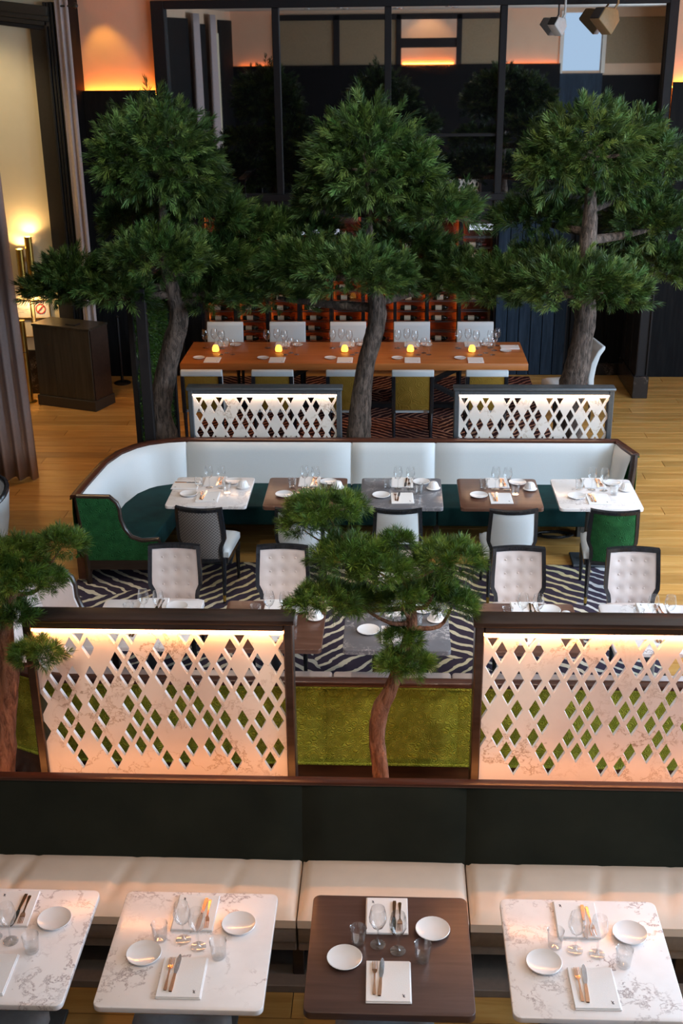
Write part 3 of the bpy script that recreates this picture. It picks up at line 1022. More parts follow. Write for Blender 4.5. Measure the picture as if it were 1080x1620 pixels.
def sofa(label, T, leather, outer, seatm, inner_seams):
    """T maps plan (x, y) of the far sofa to this sofa"""
    c0 = T(0, 10.8)
    t = thing('curved_sofa', label, 'sofa', (c0[0], c0[1], 0.0 if c0[1] > 9 else 0.0135))

    def P(x, y, z):
        q = T(x, y)
        return (q[0] - c0[0], q[1] - c0[1], z)
    seams = [2.2, 0.42, -0.41, -2.069]
    path = [(2.30, 10.70), (2.235, 10.92), (2.2, 11.098)]
    marks = [0, 2]
    for a, c in zip(seams, seams[1:]):
        n = 6
        for i in range(1, n + 1):
            path.append((a + (c - a) * i / n, 11.098))
        marks.append(len(path) - 1)
    path += RAIL2[1:]
    marks.append(len(path) - 1)
    N = []
    for i, p in enumerate(path):
        q0, q1 = path[max(i - 1, 0)], path[min(i + 1, len(path) - 1)]
        d = Vector((q1[0] - q0[0], q1[1] - q0[1])).normalized()
        N.append((d.y * -1, d.x))          # towards the sitter
    # path runs from right to left, so the sitter's side is on its left-hand side
    N = [(-d[0] if False else d[0], d[1]) for d in N]
    sgn = 1.0 if (N[8][1] < 0) else -1.0
    N = [(sgn * a, sgn * c) for a, c in N]
    off = lambda i, o_, z: P(path[i][0] + N[i][0] * o_, path[i][1] + N[i][1] * o_, z)
    for m0, m1 in zip(marks, marks[1:]):
        ids = list(range(m0, m1 + 1))
        L = len(ids) - 1
        b = B()
        rows = []
        for (o_, z) in ((0.02, 0.845), (0.05, 0.82), (0.075, 0.75), (0.10, 0.65), (0.13, 0.55), (0.17, 0.44)):
            rr = []
            for k, i in enumerate(ids):
                e = min(k, L - k) / max(1, L)
                pinch = -0.022 if e == 0 else 0.0
                rr.append(off(i, o_ + pinch, z))
            # extra loops right beside each seam keep the pinch tight
            p0, p1 = Vector(rr[0]), Vector(rr[1])
            q0, q1 = Vector(rr[-1]), Vector(rr[-2])
            in0 = p0.lerp(p1, 0.08) + (Vector(off(ids[0], o_, z)) - p0)
            in1 = q0.lerp(q1, 0.08) + (Vector(off(ids[-1], o_, z)) - q0)
            rr = [rr[0], tuple(in0)] + rr[1:-1] + [tuple(in1), rr[-1]]
            rows.append(rr)
        b.grid(rows)
        link('backrest_panel', b.mesh('backrest_panel', leather, True, 70), t)
        b = B()
        rows = []
        for (o_, z) in ((-0.045, 0.845), (-0.055, 0.7), (-0.055, 0.5), (-0.05, 0.26)):
            rr = [off(i, o_ + (0.01 if k in (0, L) else 0), z) for k, i in enumerate(ids)]
            p0, p1 = Vector(rr[0]), Vector(rr[1])
            q0, q1 = Vector(rr[-1]), Vector(rr[-2])
            in0 = p0.lerp(p1, 0.06) + (Vector(off(ids[0], o_, z)) - p0)
            in1 = q0.lerp(q1, 0.06) + (Vector(off(ids[-1], o_, z)) - q0)
            rows.append([rr[0], tuple(in0)] + rr[1:-1] + [tuple(in1), rr[-1]])
        b.grid(rows)
        link('outer_panel', b.mesh('outer_panel', outer, True, 70), t)
    n = len(path)

    def sweep(name, sec, mat):
        b = B()
        R = [[b.bm.verts.new(off(i, o_, z)) for o_, z in sec] for i in range(n)]
        k = len(sec)
        for i in range(n - 1):
            for j in range(k):
                b.bm.faces.new((R[i][j], R[i][(j + 1) % k], R[i + 1][(j + 1) % k], R[i + 1][j]))
        b.bm.faces.new(R[0])
        b.bm.faces.new(R[-1][::-1])
        return link(name, b.mesh(name, mat, True, 50), t)
    sweep('top_rail', [(-0.06, 0.84), (-0.06, 0.862), (-0.05, 0.872), (0.005, 0.872), (0.018, 0.862), (0.018, 0.84)], 'rail')
    sweep('base_rail', [(-0.055, 0.05), (-0.055, 0.26), (0.02, 0.26), (0.02, 0.05)], 'rail')
    sweep('welt', [(-0.064, 0.262), (-0.064, 0.272), (-0.05, 0.272), (-0.05, 0.262)], outer)
    sweep('welt', [(-0.064, 0.826), (-0.064, 0.836), (-0.05, 0.836), (-0.05, 0.826)], outer)
    # seats
    prev = 2.2
    for x in (0.42, -0.41, -2.05):
        link('seat_cushion', B().prism([(x + 0.003, 10.30), (prev - 0.003, 10.30), (prev - 0.003, 10.97), (x + 0.003, 10.97)],
                                       lambda a, c: P(a, c, 0.27), lambda a, c: P(a, c, 0.46), 0.022).mesh('seat_cushion', seatm), t)
        prev = x
    inner = [(p[0] + q[0] * 0.15, p[1] + q[1] * 0.15) for p, q in list(zip(path, N))[marks[-2]:]]
    poly = [(-2.055, 10.30), (-2.055, 10.95)] + inner[1:-1] + [(-2.62, 9.57), (-2.13, 9.57)]
    link('seat_cushion', B().prism(poly, lambda a, c: P(a, c, 0.27), lambda a, c: P(a, c, 0.46), 0.02).mesh('seat_cushion', seatm), t)
    # scrolled arm end at the left
    link('arm_panel', B().prism(ARM, lambda a, c: P(a, 9.51, c), lambda a, c: P(a, 9.56, c)).mesh('arm_panel', outer, False), t)
    link('arm_lining', B().prism(ARM[:9] + [(-2.084, 0.40), (-2.78, 0.40)], lambda a, c: P(a, 9.561, c), lambda a, c: P(a, 9.59, c)).mesh('arm_lining', leather, False), t)
    tr_ = [(a, c) for a, c in ARM[:9]]
    b = B()
    b.tube([P(a, 9.535, c + 0.005) for a, c in tr_] + [P(-2.084, 9.535, 0.40)], 0.026, 10)
    b.tube([P(-2.79, 9.535, 0.86), P(-2.765, 9.535, 0.55), P(-2.742, 9.535, 0.25), P(-2.745, 9.535, 0.014)], [0.026, 0.03, 0.032, 0.026], 8)
    link('arm_trim', b.mesh('arm_trim', 'darkwood'), t)
    link('arm_base', B().prism([(-2.74, 0.16), (-2.11, 0.16), (-2.11, 0.255), (-2.74, 0.255)], lambda a, c: P(a, 9.515, c), lambda a, c: P(a, 9.555, c)).mesh('arm_base', 'darkwood', False), t)
    # wing end at the right
    b = B()
    b.tube([P(2.305, 10.69, 0.865), P(2.30, 10.67, 0.75), P(2.285, 10.66, 0.60), P(2.28, 10.66, 0.42), P(2.28, 10.66, 0.0)], [0.034, 0.036, 0.036, 0.034, 0.026], 8)
    link('wing_trim', b.mesh('wing_trim', 'darkwood'), t)
    for x, yy in ((-2.13, 9.62), (-2.0, 10.42), (-0.41, 10.42), (0.42, 10.42), (2.1, 10.42), (2.1, 11.0), (0.42, 11.0), (-0.41, 11.0), (-2.0, 11.0)):
        link('leg', B().box(P(x, yy, 0.135), (0.05, 0.05, 0.27), None, 0.004, 1).mesh('leg', 'darkwood', False), t)
    return t


sofa('curved white leather sofa with teal velvet seats and emerald outer panels', lambda x, y: (x, y), 'white_leather', 'velvet_green', 'velvet_teal', None)
sofa('curved sofa backed in lime green velvet behind the tall lattice screens', lambda x, y: (x, 17.52 - y), 'pink_leather', 'velvet_lime', 'pink_leather', None)


# ------------------------------------------------------------------ tables
TS = 0.742


def rounded_square(s, r=0.035, n=5):
    out = []
    h = s / 2 - r
    for cx, cy, a0 in ((h, h, 0), (-h, h, PI / 2), (-h, -h, PI), (h, -h, 1.5 * PI)):
        for i in range(n + 1):
            a = a0 + PI / 2 * i / n
            out.append((cx + r * math.cos(a), cy + r * math.sin(a)))
    return out


def table_spec(top, edge, s=TS, th=0.03, coly=0.18):
    t = B().prism(rounded_square(s), lambda a, c: (a, c, 0.75 - th), lambda a, c: (a, c, 0.75), 0.004).mesh('table_top', top)
    u = B().ext(-0.2, 0.2, -0.2, 0.2, 0.75 - th - 0.02, 0.75 - th).mesh('under_plate', edge, False)
    cbr = B().lathe([(0.045, 0.03), (0.045, 0.72)], 16, (0, coly, 0)).mesh('pedestal', 'steel_dark')
    base = B().ext(-0.15, 0.15, coly - 0.15, coly + 0.15, 0.0, 0.025, 0.006, 1).mesh('base_plate', 'steel_dark', False)
    return ('dining_table', 'table', None, [('table_top', t, None, 0), ('under_plate', u, None, 0), ('pedestal', cbr, None, 0), ('base_plate', base, None, 0)])


TABLE = dict(white=table_spec('marble', 'steel_dark'), wood=table_spec('tabletop', 'steel_dark', TS, 0.04), walnut=table_spec('walnut2', 'steel_dark', 0.728, 0.035),
             white2=table_spec('marble', 'steel_dark', 0.728, 0.03), grey=table_spec('marble_grey', 'steel_dark', 0.735, 0.035))

# ------------------------------------------------------------------ tableware
plate = ('side_plate', 'plate', B().lathe([(0.0, 0.004), (0.045, 0.004), (0.05, 0.0), (0.054, 0.003), (0.078, 0.013), (0.081, 0.016), (0.079, 0.018), (0.056, 0.009), (0.0, 0.008)], 28).mesh('side_plate', 'porcelain', True, 60), [])

nb_ = B()
nb_.box((0, 0, 0.003), (0.20, 0.245, 0.006), None, 0.002, 1)
nb_.box((-0.002, 0.002, 0.0085), (0.195, 0.24, 0.005), None, 0.002, 1)
nap_me = nb_.mesh('napkin', 'linen')
em = B()
em.box((0.0, 0.0, 0.0), (0.003, 0.020, 0.0006), Matrix.Rotation(0.45, 3, 'Z'))
em.box((0.001, 0.0, 0.0), (0.003, 0.014, 0.0006), Matrix.Rotation(-0.6, 3, 'Z'))
em.box((0.003, -0.008, 0.0), (0.008, 0.0025, 0.0006), Matrix.Rotation(0.2, 3, 'Z'))
emb_me = em.mesh('emblem', 'ink', False)
napkin = ('napkin', 'napkin', nap_me, [('emblem', emb_me, (0.065, -0.085, 0.0114), 0)])


def strip(b, pts, z0, th):
    """flat outline along y: (y, half width, z lift)"""
    top = [[(-w, yy, z0 + th + l), (w, yy, z0 + th + l)] for yy, w, l in pts]
    bot = [[(-w, yy, z0 + l), (w, yy, z0 + l)] for yy, w, l in pts]
    b.grid(top)
    b.grid(bot)
    b.grid([[t[0] for t in top], [t[0] for t in bot]])
    b.grid([[t[1] for t in top], [t[1] for t in bot]])


fb_ = B()
strip(fb_, [(-0.098, 0.006, 0), (-0.09, 0.008, 0), (-0.03, 0.004, 0.003), (0.02, 0.004, 0.005), (0.035, 0.011, 0.004), (0.05, 0.0125, 0.002)], 0, 0.003)
for k in range(4):
    x = -0.0105 + 0.007 * k
    fb_.box((x, 0.073, 0.004), (0.0028, 0.048, 0.0025))
fork = ('fork', 'fork', fb_.mesh('fork', 'copper'), [])
kb = B()
strip(kb, [(-0.105, 0.007, 0), (-0.09, 0.0085, 0), (-0.03, 0.007, 0), (0.0, 0.0055, 0)], 0, 0.006)
kh = kb.mesh('knife', 'copper')
kb = B()
strip(kb, [(0.0, 0.006, 0.001), (0.03, 0.0105, 0.001), (0.09, 0.0105, 0.001), (0.11, 0.007, 0.001), (0.12, 0.001, 0.001)], 0, 0.002)
knife = ('knife', 'knife', kh, [('blade', kb.mesh('blade', 'steel'), None, 0)])

wg = B().lathe([(0.0, 0.002), (0.034, 0.002), (0.036, 0.003), (0.012, 0.008), (0.005, 0.016), (0.004, 0.04), (0.004, 0.085), (0.008, 0.095), (0.028, 0.113), (0.039, 0.140), (0.041, 0.158), (0.036, 0.190), (0.031, 0.212)], 24, cap=False).mesh('wine_glass', 'glass')
wine_glass = ('wine_glass', 'wine glass', wg, [])
tb = B().lathe([(0.0, 0.001), (0.029, 0.001), (0.032, 0.006), (0.039, 0.092), (0.0395, 0.094), (0.0375, 0.092), (0.031, 0.018), (0.0, 0.014)], 18, cap=False, ripple=0.015, rn=9).mesh('water_tumbler', 'glass')
tumbler = ('water_tumbler', 'glass', tb, [])
cp = B().lathe([(0.0, 0.001), (0.038, 0.001), (0.062, 0.008), (0.064, 0.011), (0.05, 0.018), (0.046, 0.03), (0.036, 0.055), (0.026, 0.068), (0.010, 0.073), (0.0, 0.073)], 36, ripple=0.0).mesh('fluted_cup', 'porcelain')
cup_rib = B().lathe([(0.048, 0.018), (0.046, 0.032), (0.036, 0.057), (0.027, 0.068)], 48, cap=False, ripple=0.05, rn=16).mesh('ribs', 'porcelain')
cup = ('porcelain_cup', 'cup', cp, [('ribs', cup_rib, None, 0)])

LOWERED = []


def lay(cx, cy, short, row_name, with_cup, jit, mirror=False, extra=False):
    r = random.Random(jit)
    z = 0.7635 if with_cup else 0.7505
    m = -1 if mirror else 1
    J = lambda: r.uniform(-0.008, 0.008)
    put = lambda spec, lab, x, yy, rz=0.0, dz=0.0: spawn(spec, lab, (cx + m * x + J(), cy + yy + J(), z + dz), rz + r.uniform(-0.03, 0.03), group=spec[0].replace('_', ' ') + 's ' + row_name)
    s = 'left' if m > 0 else 'right'
    s2 = 'right' if m > 0 else 'left'
    if with_cup:
        A = dict(p1=(-0.19, -0.09), p2=(0.185, 0.235), n1=(-0.0, -0.15), n2=(0.01, 0.245), w1=(-0.025, 0.09), w2=(0.085, 0.075), t1=(-0.13, 0.10), t2=(0.15, -0.03))
    else:
        A = dict(p1=(-0.203, -0.06), p2=(0.206, 0.146), n1=(0.0, -0.196), n2=(-0.016, 0.228), w1=(-0.047, 0.035), w2=(0.035, 0.006), t1=(-0.149, 0.052), t2=(0.143, -0.05))
    put(plate, 'side plate at the near %s of %s' % (s, short), *A['p1'])
    put(plate, 'side plate at the far %s of %s' % (s2, short), *A['p2'])
    n1 = put(napkin, 'white napkin on the near side of %s' % short, *A['n1'])
    n2 = put(napkin, 'white napkin on the far side of %s' % short, A['n2'][0], A['n2'][1], PI)
    for n_, w_, a in ((n1, 'near', 0.0), (n2, 'far', PI)):
        base = n_.location
        q = Matrix.Rotation(a, 3, 'Z')
        for spec, lab, dx, rz in ((fork, 'copper fork on the %s napkin of %s', -0.062, 0.02), (knife, 'copper knife on the %s napkin of %s', -0.034, -0.05)):
            v = q @ Vector((dx, 0.015, 0))
            spawn(spec, lab % (w_, short), (base.x + v.x, base.y + v.y, z + 0.0115), a + rz + r.uniform(-0.03, 0.03), group=(spec[0] + 's ' if spec[0] == 'fork' else 'knives ') + row_name)
    put(wine_glass, '%s wine glass of the pair on %s' % (s, short), *A['w1'])
    put(wine_glass, '%s wine glass of the pair on %s' % (s2, short), *A['w2'])
    put(tumbler, 'cut tumbler on the %s side of %s' % (s, short), *A['t1'])
    put(tumbler, 'cut tumbler on the %s side of %s' % (s2, short), *A['t2'])
    if with_cup:
        put(cup, 'white fluted porcelain cup on %s' % short, 0.285, 0.09)
    if extra:
        n3 = put(napkin, 'folded white napkin at the left end of %s' % short, -0.25, 0.13, -PI / 2)
        spawn(knife, 'copper handled knife across the left napkin of %s' % short, (n3.location.x, n3.location.y + 0.05, z + 0.0115), -PI / 2, group='knives ' + row_name)


FRONT = [(-1.79, 'white', 'white marble front table cut off by the left edge', 'the front table at the left edge'),
         (-0.915, 'white', 'white marble front table standing left of the dark wooden one', 'the marble table left of the front wooden one'),
         (0.0, 'wood', 'dark brown wooden table in the front row', 'the dark wooden front table'),
         (0.90, 'white', 'white marble front table standing right of the dark wooden one', 'the marble table right of the front wooden one')]
for i, (x, k, lab, short) in enumerate(FRONT):
    spawn(TABLE[k], lab, (x, 4.205, 0), 0, 'front row tables')
    lay(x, 4.205, short, 'on the front row tables', False, 10 + i)
MID = [(-1.75, 'white2', 'white marble table left of all behind the tall screens', 'the leftmost table behind the tall screens'),
       (-0.84, 'walnut', 'brown wooden table behind the left tall screen, left of the slender pine', 'the wooden table behind the left tall screen'),
       (0.035, 'grey', 'grey marble table behind the slender pine, between the tall screens', 'the grey table behind the slender pine'),
       (0.95, 'walnut', 'brown wooden table behind the right tall screen', 'the wooden table behind the right tall screen'),
       (1.86, 'white2', 'white marble table right of all behind the tall screens', 'the rightmost table behind the tall screens')]
for i, (x, k, lab, short) in enumerate(MID):
    spawn(TABLE[k], lab, (x, 7.36, 0.012), 0, 'tables behind the tall screens')
    lay(x, 7.36, short, 'on the tables behind the tall screens', True, 30 + i)
FAR = [(-1.655, 'white2', 'white marble table at the left end of the white sofa', 'the leftmost table at the white sofa'),
       (-0.785, 'walnut', 'red brown wooden table second from left at the white sofa', 'the second table from left at the white sofa'),
       (0.08, 'grey', 'grey marble table in the middle of the white sofa', 'the grey table at the white sofa'),
       (0.96, 'walnut', 'red brown wooden table second from right at the white sofa', 'the second table from right at the white sofa'),
       (1.825, 'white2', 'white marble table at the right end of the white sofa', 'the rightmost table at the white sofa')]
for i, (x, k, lab, short) in enumerate(FAR):
    spawn(TABLE[k], lab, (x, 9.93, 0.0125), 0, 'tables at the white sofa')
    lay(x, 9.93, short, 'on the tables at the white sofa', True, 50 + i, extra=(i == 0))


# ------------------------------------------------------------------ dining chairs with shaped backs
def hw(z):
    pts = [(0.36, 0.178), (0.50, 0.184), (0.535, 0.192), (0.565, 0.213), (0.62, 0.215), (0.90, 0.203)]
    for (a, p), (c, q) in zip(pts, pts[1:]):
        if z <= c:
            t = max(0, (z - a) / (c - a))
            return p + (q - p) * t
    return pts[-1][1]


def backy(x, z):
    return -0.215 - 0.16 * (z - 0.45) - 0.045 * (1 - (x / 0.2) ** 2)


def dining_chair(inner, outer, seatm, tufted):
    # frame: a bar swept round the outline of the back
    zs = [0.37, 0.43, 0.49, 0.52, 0.55, 0.58, 0.65, 0.75, 0.87]
    out = [(hw(z), z) for z in zs] + [(hw(0.9) * k, 0.895 - 0.004 * (1 - k * k)) for k in (1.0, 0.75, 0.5, 0.25, 0, -0.25, -0.5, -0.75, -1.0)]
    out += [(-hw(z), z) for z in reversed(zs)] + [(x, 0.37) for x in (-0.09, 0.0, 0.09)]
    n = len(out)
    b = B()
    R = []
    for i, p in enumerate(out):
        a, c = out[i - 1], out[(i + 1) % n]
        d = Vector((c[0] - a[0], c[1] - a[1])).normalized()
        nx, nz = -d.y, d.x
        wd = 0.030
        q = (p[0] + nx * wd, p[1] + nz * wd)
        y0 = backy(p[0], p[1])
        y1 = backy(q[0], q[1])
        R.append([b.bm.verts.new(v) for v in ((p[0], y0 - 0.022, p[1]), (p[0], y0 + 0.022, p[1]), (q[0], y1 + 0.02, q[1]), (q[0], y1 - 0.02, q[1]))])
    for i in range(n):
        for j in range(4):
            b.bm.faces.new((R[i][j], R[i][(j + 1) % 4], R[(i + 1) % n][(j + 1) % 4], R[(i + 1) % n][j]))
    frame = b.mesh('back_frame', 'ebony', True, 40)

    def panel(side, name, mat):
        bb = B()
        rows = []
        nz_, nx_ = 24, 18
        for j in range(nz_ + 1):
            v = j / nz_
            z = 0.395 + (0.872 - 0.395) * v
            w = hw(z) - 0.022
            rr = []
            for i in range(nx_ + 1):
                u = -1 + 2 * i / nx_
                x = u * w
                yy = backy(x, z) + side * (0.012 + 0.014 * (1 - u ** 4) * (1 - (2 * v - 1) ** 4))
                if tufted and side > 0:
                    for bx in (-0.1, 0.0, 0.1):
                        for bz in (0.46, 0.57, 0.68, 0.79):
                            yy -= 0.015 * math.exp(-((x - bx) ** 2 + (z - bz) ** 2) / 0.0007)
                rr.append((x, yy, z))
            rows.append(rr)
        bb.grid(rows)
        return bb.mesh(name, mat, True, 80)
    parts = [('back_frame', frame, None, 0), ('backrest', panel(1, 'backrest', inner), None, 0), ('back_panel', panel(-1, 'back_panel', outer), None, 0)]
    if tufted:
        bt = B().lathe([(0.009, 0.0), (0.007, 0.004), (0.0, 0.005)], 10).mesh('button', inner)
        bt.transform(Matrix.Rotation(-PI / 2, 4, 'X'))
        for bx in (-0.1, 0.0, 0.1):
            for bz in (0.46, 0.57, 0.68, 0.79):
                parts.append(('button', bt, (bx, backy(bx, bz) + 0.012 + 0.014 - 0.013, bz), 0))
    sc = pillow(-0.225, 0.225, -0.215, 0.235, 0.40, 0.475, 12, 12, 0.012)
    parts.append(('seat_cushion', sc.mesh('seat_cushion', seatm, True, 60), None, 0))
    sf = B()
    for a in ((-0.22, 0.22, 0.2, 0.23), (-0.22, 0.22, -0.22, -0.19), (-0.22, -0.19, -0.19, 0.2), (0.19, 0.22, -0.19, 0.2)):
        sf.ext(a[0], a[1], a[2], a[3], 0.345, 0.402, 0.003, 1)
    parts.append(('seat_rail', sf.mesh('seat_rail', 'ebony', False), None, 0))
    tip = B().lathe([(0.012, 0.0), (0.0145, 0.075)], 8).mesh('brass_tip', 'brass')
    for s in (-1, 1):
        lf = B().tube([(s * 0.2, 0.21, 0.0), (s * 0.203, 0.21, 0.36)], [0.0125, 0.024], 8).mesh('leg', 'ebony')
        lb = B().tube([(s * 0.19, -0.30, 0.0), (s * 0.185, -0.25, 0.2), (s * 0.18, -0.215, 0.40)], [0.0125, 0.019, 0.024], 8).mesh('leg', 'ebony')
        parts.append(('leg', lf, None, 0, [('brass_tip', tip, (s * 0.2, 0.21, -0.001), 0)]))
        parts.append(('leg', lb, None, 0, [('brass_tip', tip, (s * 0.19, -0.296, -0.001), 0)]))
    return ('dining_chair', 'chair', None, parts)


CH = dict(white=dining_chair('white_leather', 'white_leather', 'white_leather', False),
          weave=dining_chair('white_leather', 'weave', 'white_leather', False),
          green=dining_chair('white_leather', 'velvet_green', 'white_leather', False),
          tuft=dining_chair('pink_leather', 'pink_leather', 'pink_leather', True),
          grey=dining_chair('grey_leather', 'grey_leather', 'grey_leather', False))
for x, k, rz, lab in ((-1.62, 'weave', -0.10, 'dining chair with a diamond woven grey back facing the white sofa'),
                      (-0.80, 'white', 0.03, 'white backed dining chair at the white sofa, mostly hidden by the slender pine'),
                      (0.045, 'white', 0.0, 'white backed dining chair facing the grey table at the white sofa'),
                      (1.01, 'white', 0.03, 'white backed dining chair second from right facing the white sofa'),
                      (1.885, 'green', -0.08, 'dining chair with an emerald velvet back at the right end')):
    spawn(CH[k], lab, (x, 9.47, 0.0155), rz, 'chairs facing the white sofa')
for x, lab in ((-1.715, 'button tufted pale chair furthest left, behind the leftmost table'),
               (-0.86, 'button tufted pale chair second from left, beside the slender pine'),
               (0.07, 'button tufted pale chair in the middle, hidden behind the slender pine'),
               (0.985, 'button tufted pale chair second from right, right of the slender pine'),
               (1.865, 'button tufted pale chair furthest right, in front of the emerald chair')):
    spawn(CH['tuft'], lab, (x, 8.10, 0.0155), PI, 'tufted chairs')
for x, lab in ((-1.80, 'grey leather chair tucked under the front table at the left edge'), (-0.95, 'grey leather chair tucked under the marble front table left of the wooden one'),
               (-0.02, 'grey leather chair tucked under the dark wooden front table'), (0.92, 'grey leather chair tucked under the marble front table right of the wooden one')):
    spawn(CH['grey'], lab, (x, 3.86, 0.003), 0, 'chairs at the front row tables')


# ------------------------------------------------------------------ trees
def needle_mesh(name, mat, cen, axes, stem, nl, n, wid, seed, spread=(0.35, 1.15)):
    rg = np.random.default_rng(seed)
    N = len(cen)
    cen = np.repeat(np.asarray(cen), n, 0)
    ax = np.repeat(np.asarray(axes), n, 0)
    tint = np.repeat(rg.uniform(0, 1, N) ** 1.3, n)
    sz = np.repeat(rg.uniform(0.75, 1.2, N), n)
    t = rg.uniform(0, 1, N * n)
    th = spread[1] + (spread[0] - spread[1]) * t + rg.normal(0, 0.1, N * n)
    rv = rg.normal(0, 1, (N * n, 3))
    pp = np.cross(ax, rv)
    pp /= np.linalg.norm(pp, axis=1, keepdims=True) + 1e-9
    d = ax * np.cos(th)[:, None] + pp * np.sin(th)[:, None]
    ln = nl * sz * rg.uniform(0.75, 1.1, N * n)
    base = cen + ax * (t * stem * sz)[:, None]
    sd = np.cross(d, rg.normal(0, 1, (N * n, 3)))
    sd /= np.linalg.norm(sd, axis=1, keepdims=True) + 1e-9
    w = wid * 0.5
    mid = base + d * (ln * 0.55)[:, None]
    tip = base + d * ln[:, None]
    tip[:, 2] -= ln * 0.08
    V = np.stack([base, mid - sd * w, tip, mid + sd * w], 1).reshape(-1, 3)
    K = N * n
    me = bpy.data.meshes.new(name)
    me.vertices.add(4 * K)
    me.vertices.foreach_set('co', V.astype(np.float32).ravel())
    me.loops.add(4 * K)
    me.loops.foreach_set('vertex_index', np.arange(4 * K, dtype=np.int32))
    me.polygons.add(K)
    me.polygons.foreach_set('loop_start', np.arange(0, 4 * K, 4, dtype=np.int32))
    me.polygons.foreach_set('loop_total', np.full(K, 4, dtype=np.int32))
    me.update(calc_edges=True)
    at = me.color_attributes.new('tint', 'FLOAT_COLOR', 'POINT')
    tv = np.clip(np.repeat(tint * 0.8, 4) + np.tile(np.array([0, 0.05, 0.22, 0.05]), K), 0, 1)  # needle ends shifted paler, highlights painted into the tint
    c = np.ones((4 * K, 4), dtype=np.float32)
    c[:, 0] = tv
    c[:, 1] = np.repeat(rg.uniform(0, 1, N), 4 * n)
    c[:, 2] = tv
    at.data.foreach_set('color', c.ravel())
    me.materials.append(MT[mat])
    return me


def pad(parent, origin, p, dens, stem, nl, n, wid, mat, seed, flat=0.35, spread=(0.35, 1.15), under=-0.35):
    cx, cy, cz, rx, rz = p
    rg = np.random.default_rng(seed)
    ry = 0.85 * rx
    A = 4 * PI * ((rx * ry) ** 1.6 / 3 + (rx * rz) ** 1.6 / 3 + (ry * rz) ** 1.6 / 3) ** (1 / 1.6)
    N = int(A * dens)
    d = rg.normal(0, 1, (N, 3))
    d /= np.linalg.norm(d, axis=1, keepdims=True)
    low = d[:, 2] < under
    d[low, 2] *= -0.6
    # lumpy outline
    lump = 1 + 0.16 * np.sin(5 * d[:, 0] + seed) * np.cos(4 * d[:, 1] + seed * 2) + rg.normal(0, 0.06, N)
    rad = rg.uniform(0.62, 0.98, N) * lump
    R = np.array([rx - stem * 0.8, ry - stem * 0.8, rz - stem * 0.6]).clip(0.03)
    cen = d * R * rad[:, None]
    ax = d * np.array([1, 1, 0.8]) + np.array([0, 0, flat]) + rg.normal(0, 0.35, (N, 3))
    ax /= np.linalg.norm(ax, axis=1, keepdims=True)
    me = needle_mesh('foliage_pad', mat, cen, ax, stem, nl, n, wid, seed, spread)
    o = link('foliage_pad', me, parent, (cx - origin[0], cy - origin[1], cz - origin[2]))
    o['kind'] = 'stuff'
    return o


def smooth_path(pts, sub=4):
    """Catmull-Rom through (x, y, z, r)"""
    P = [Vector(p[:3]) for p in pts]
    r = [p[3] for p in pts]
    out, rr = [], []
    for i in range(len(P) - 1):
        p0, p1, p2, p3 = P[max(i - 1, 0)], P[i], P[i + 1], P[min(i + 2, len(P) - 1)]
        for k in range(sub):
            t = k / sub
            out.append(0.5 * ((2 * p1) + (p2 - p0) * t + (2 * p0 - 5 * p1 + 4 * p2 - p3) * t * t + (3 * p1 - p0 - 3 * p2 + p3) * t ** 3))
            rr.append(r[i] + (r[i + 1] - r[i]) * t)
    out.append(P[-1])
    rr.append(r[-1])
    return out, rr


def tree(name, label, pads, trunk, bark, kw, seed, group):
    rd = random.Random(seed)
    o0 = Vector((trunk[0][0], trunk[0][1], trunk[0][2]))
    t = thing(name, label, 'tree', o0, 0, group)
    trunk = [(p[0] - o0.x, p[1] - o0.y + rd.uniform(-0.02, 0.02), p[2] - o0.z, p[3]) for p in trunk]
    path, rad = smooth_path(trunk, 5)
    link('trunk', B().tube(path, rad, 14, True, 0.07, rd).mesh('trunk', bark, True, 80), t)
    for i, p in enumerate(pads):
        c = Vector(p[:3]) - o0
        # branch from the nearest trunk point below the pad's centre
        best = min(range(len(path)), key=lambda k: (path[k] - c).length + 2.5 * max(0, path[k].z - c.z + (0.0 if kw['big'] else 0.08)))
        a = path[best]
        e = c + Vector((0, 0, -0.05 * p[4]))
        m = (a + e) / 2 + Vector((rd.uniform(-.04, .04), rd.uniform(-.04, .04), (0.02 if kw['big'] else -0.03) - 0.03 * (e - a).length))
        r0 = min(rad[best] * 0.6, 0.02 + 0.05 * (e - a).length) if kw['big'] else min(rad[best] * 0.6, 0.016)
        bp, br = smooth_path([(*a, r0), (*m, r0 * 0.75), (*e, r0 * 0.35)], 4)
        link('branch', B().tube(bp, br, 8).mesh('branch', bark, True, 80), t)
        if kw['big']:
            top = p[2] > 3.3
            pad(t, o0, (p[0], p[1], p[2] - (0.09 if top else 0.0), p[3] * 1.15, p[4] * (1.25 if top else 1.18)), 125, 0.135, 0.088, 58, 0.0060, 'needle_big', seed * 50 + i, 0.2 if top else 0.35, (0.22, 0.85), -0.85 if top else -0.35)
        else:
            pad(t, o0, (p[0], p[1], p[2], p[3] * 0.95, p[4] * 0.78), 640, 0.03, 0.058, 46, 0.0026, 'needle_small', seed * 50 + i, 0.6)
    return t


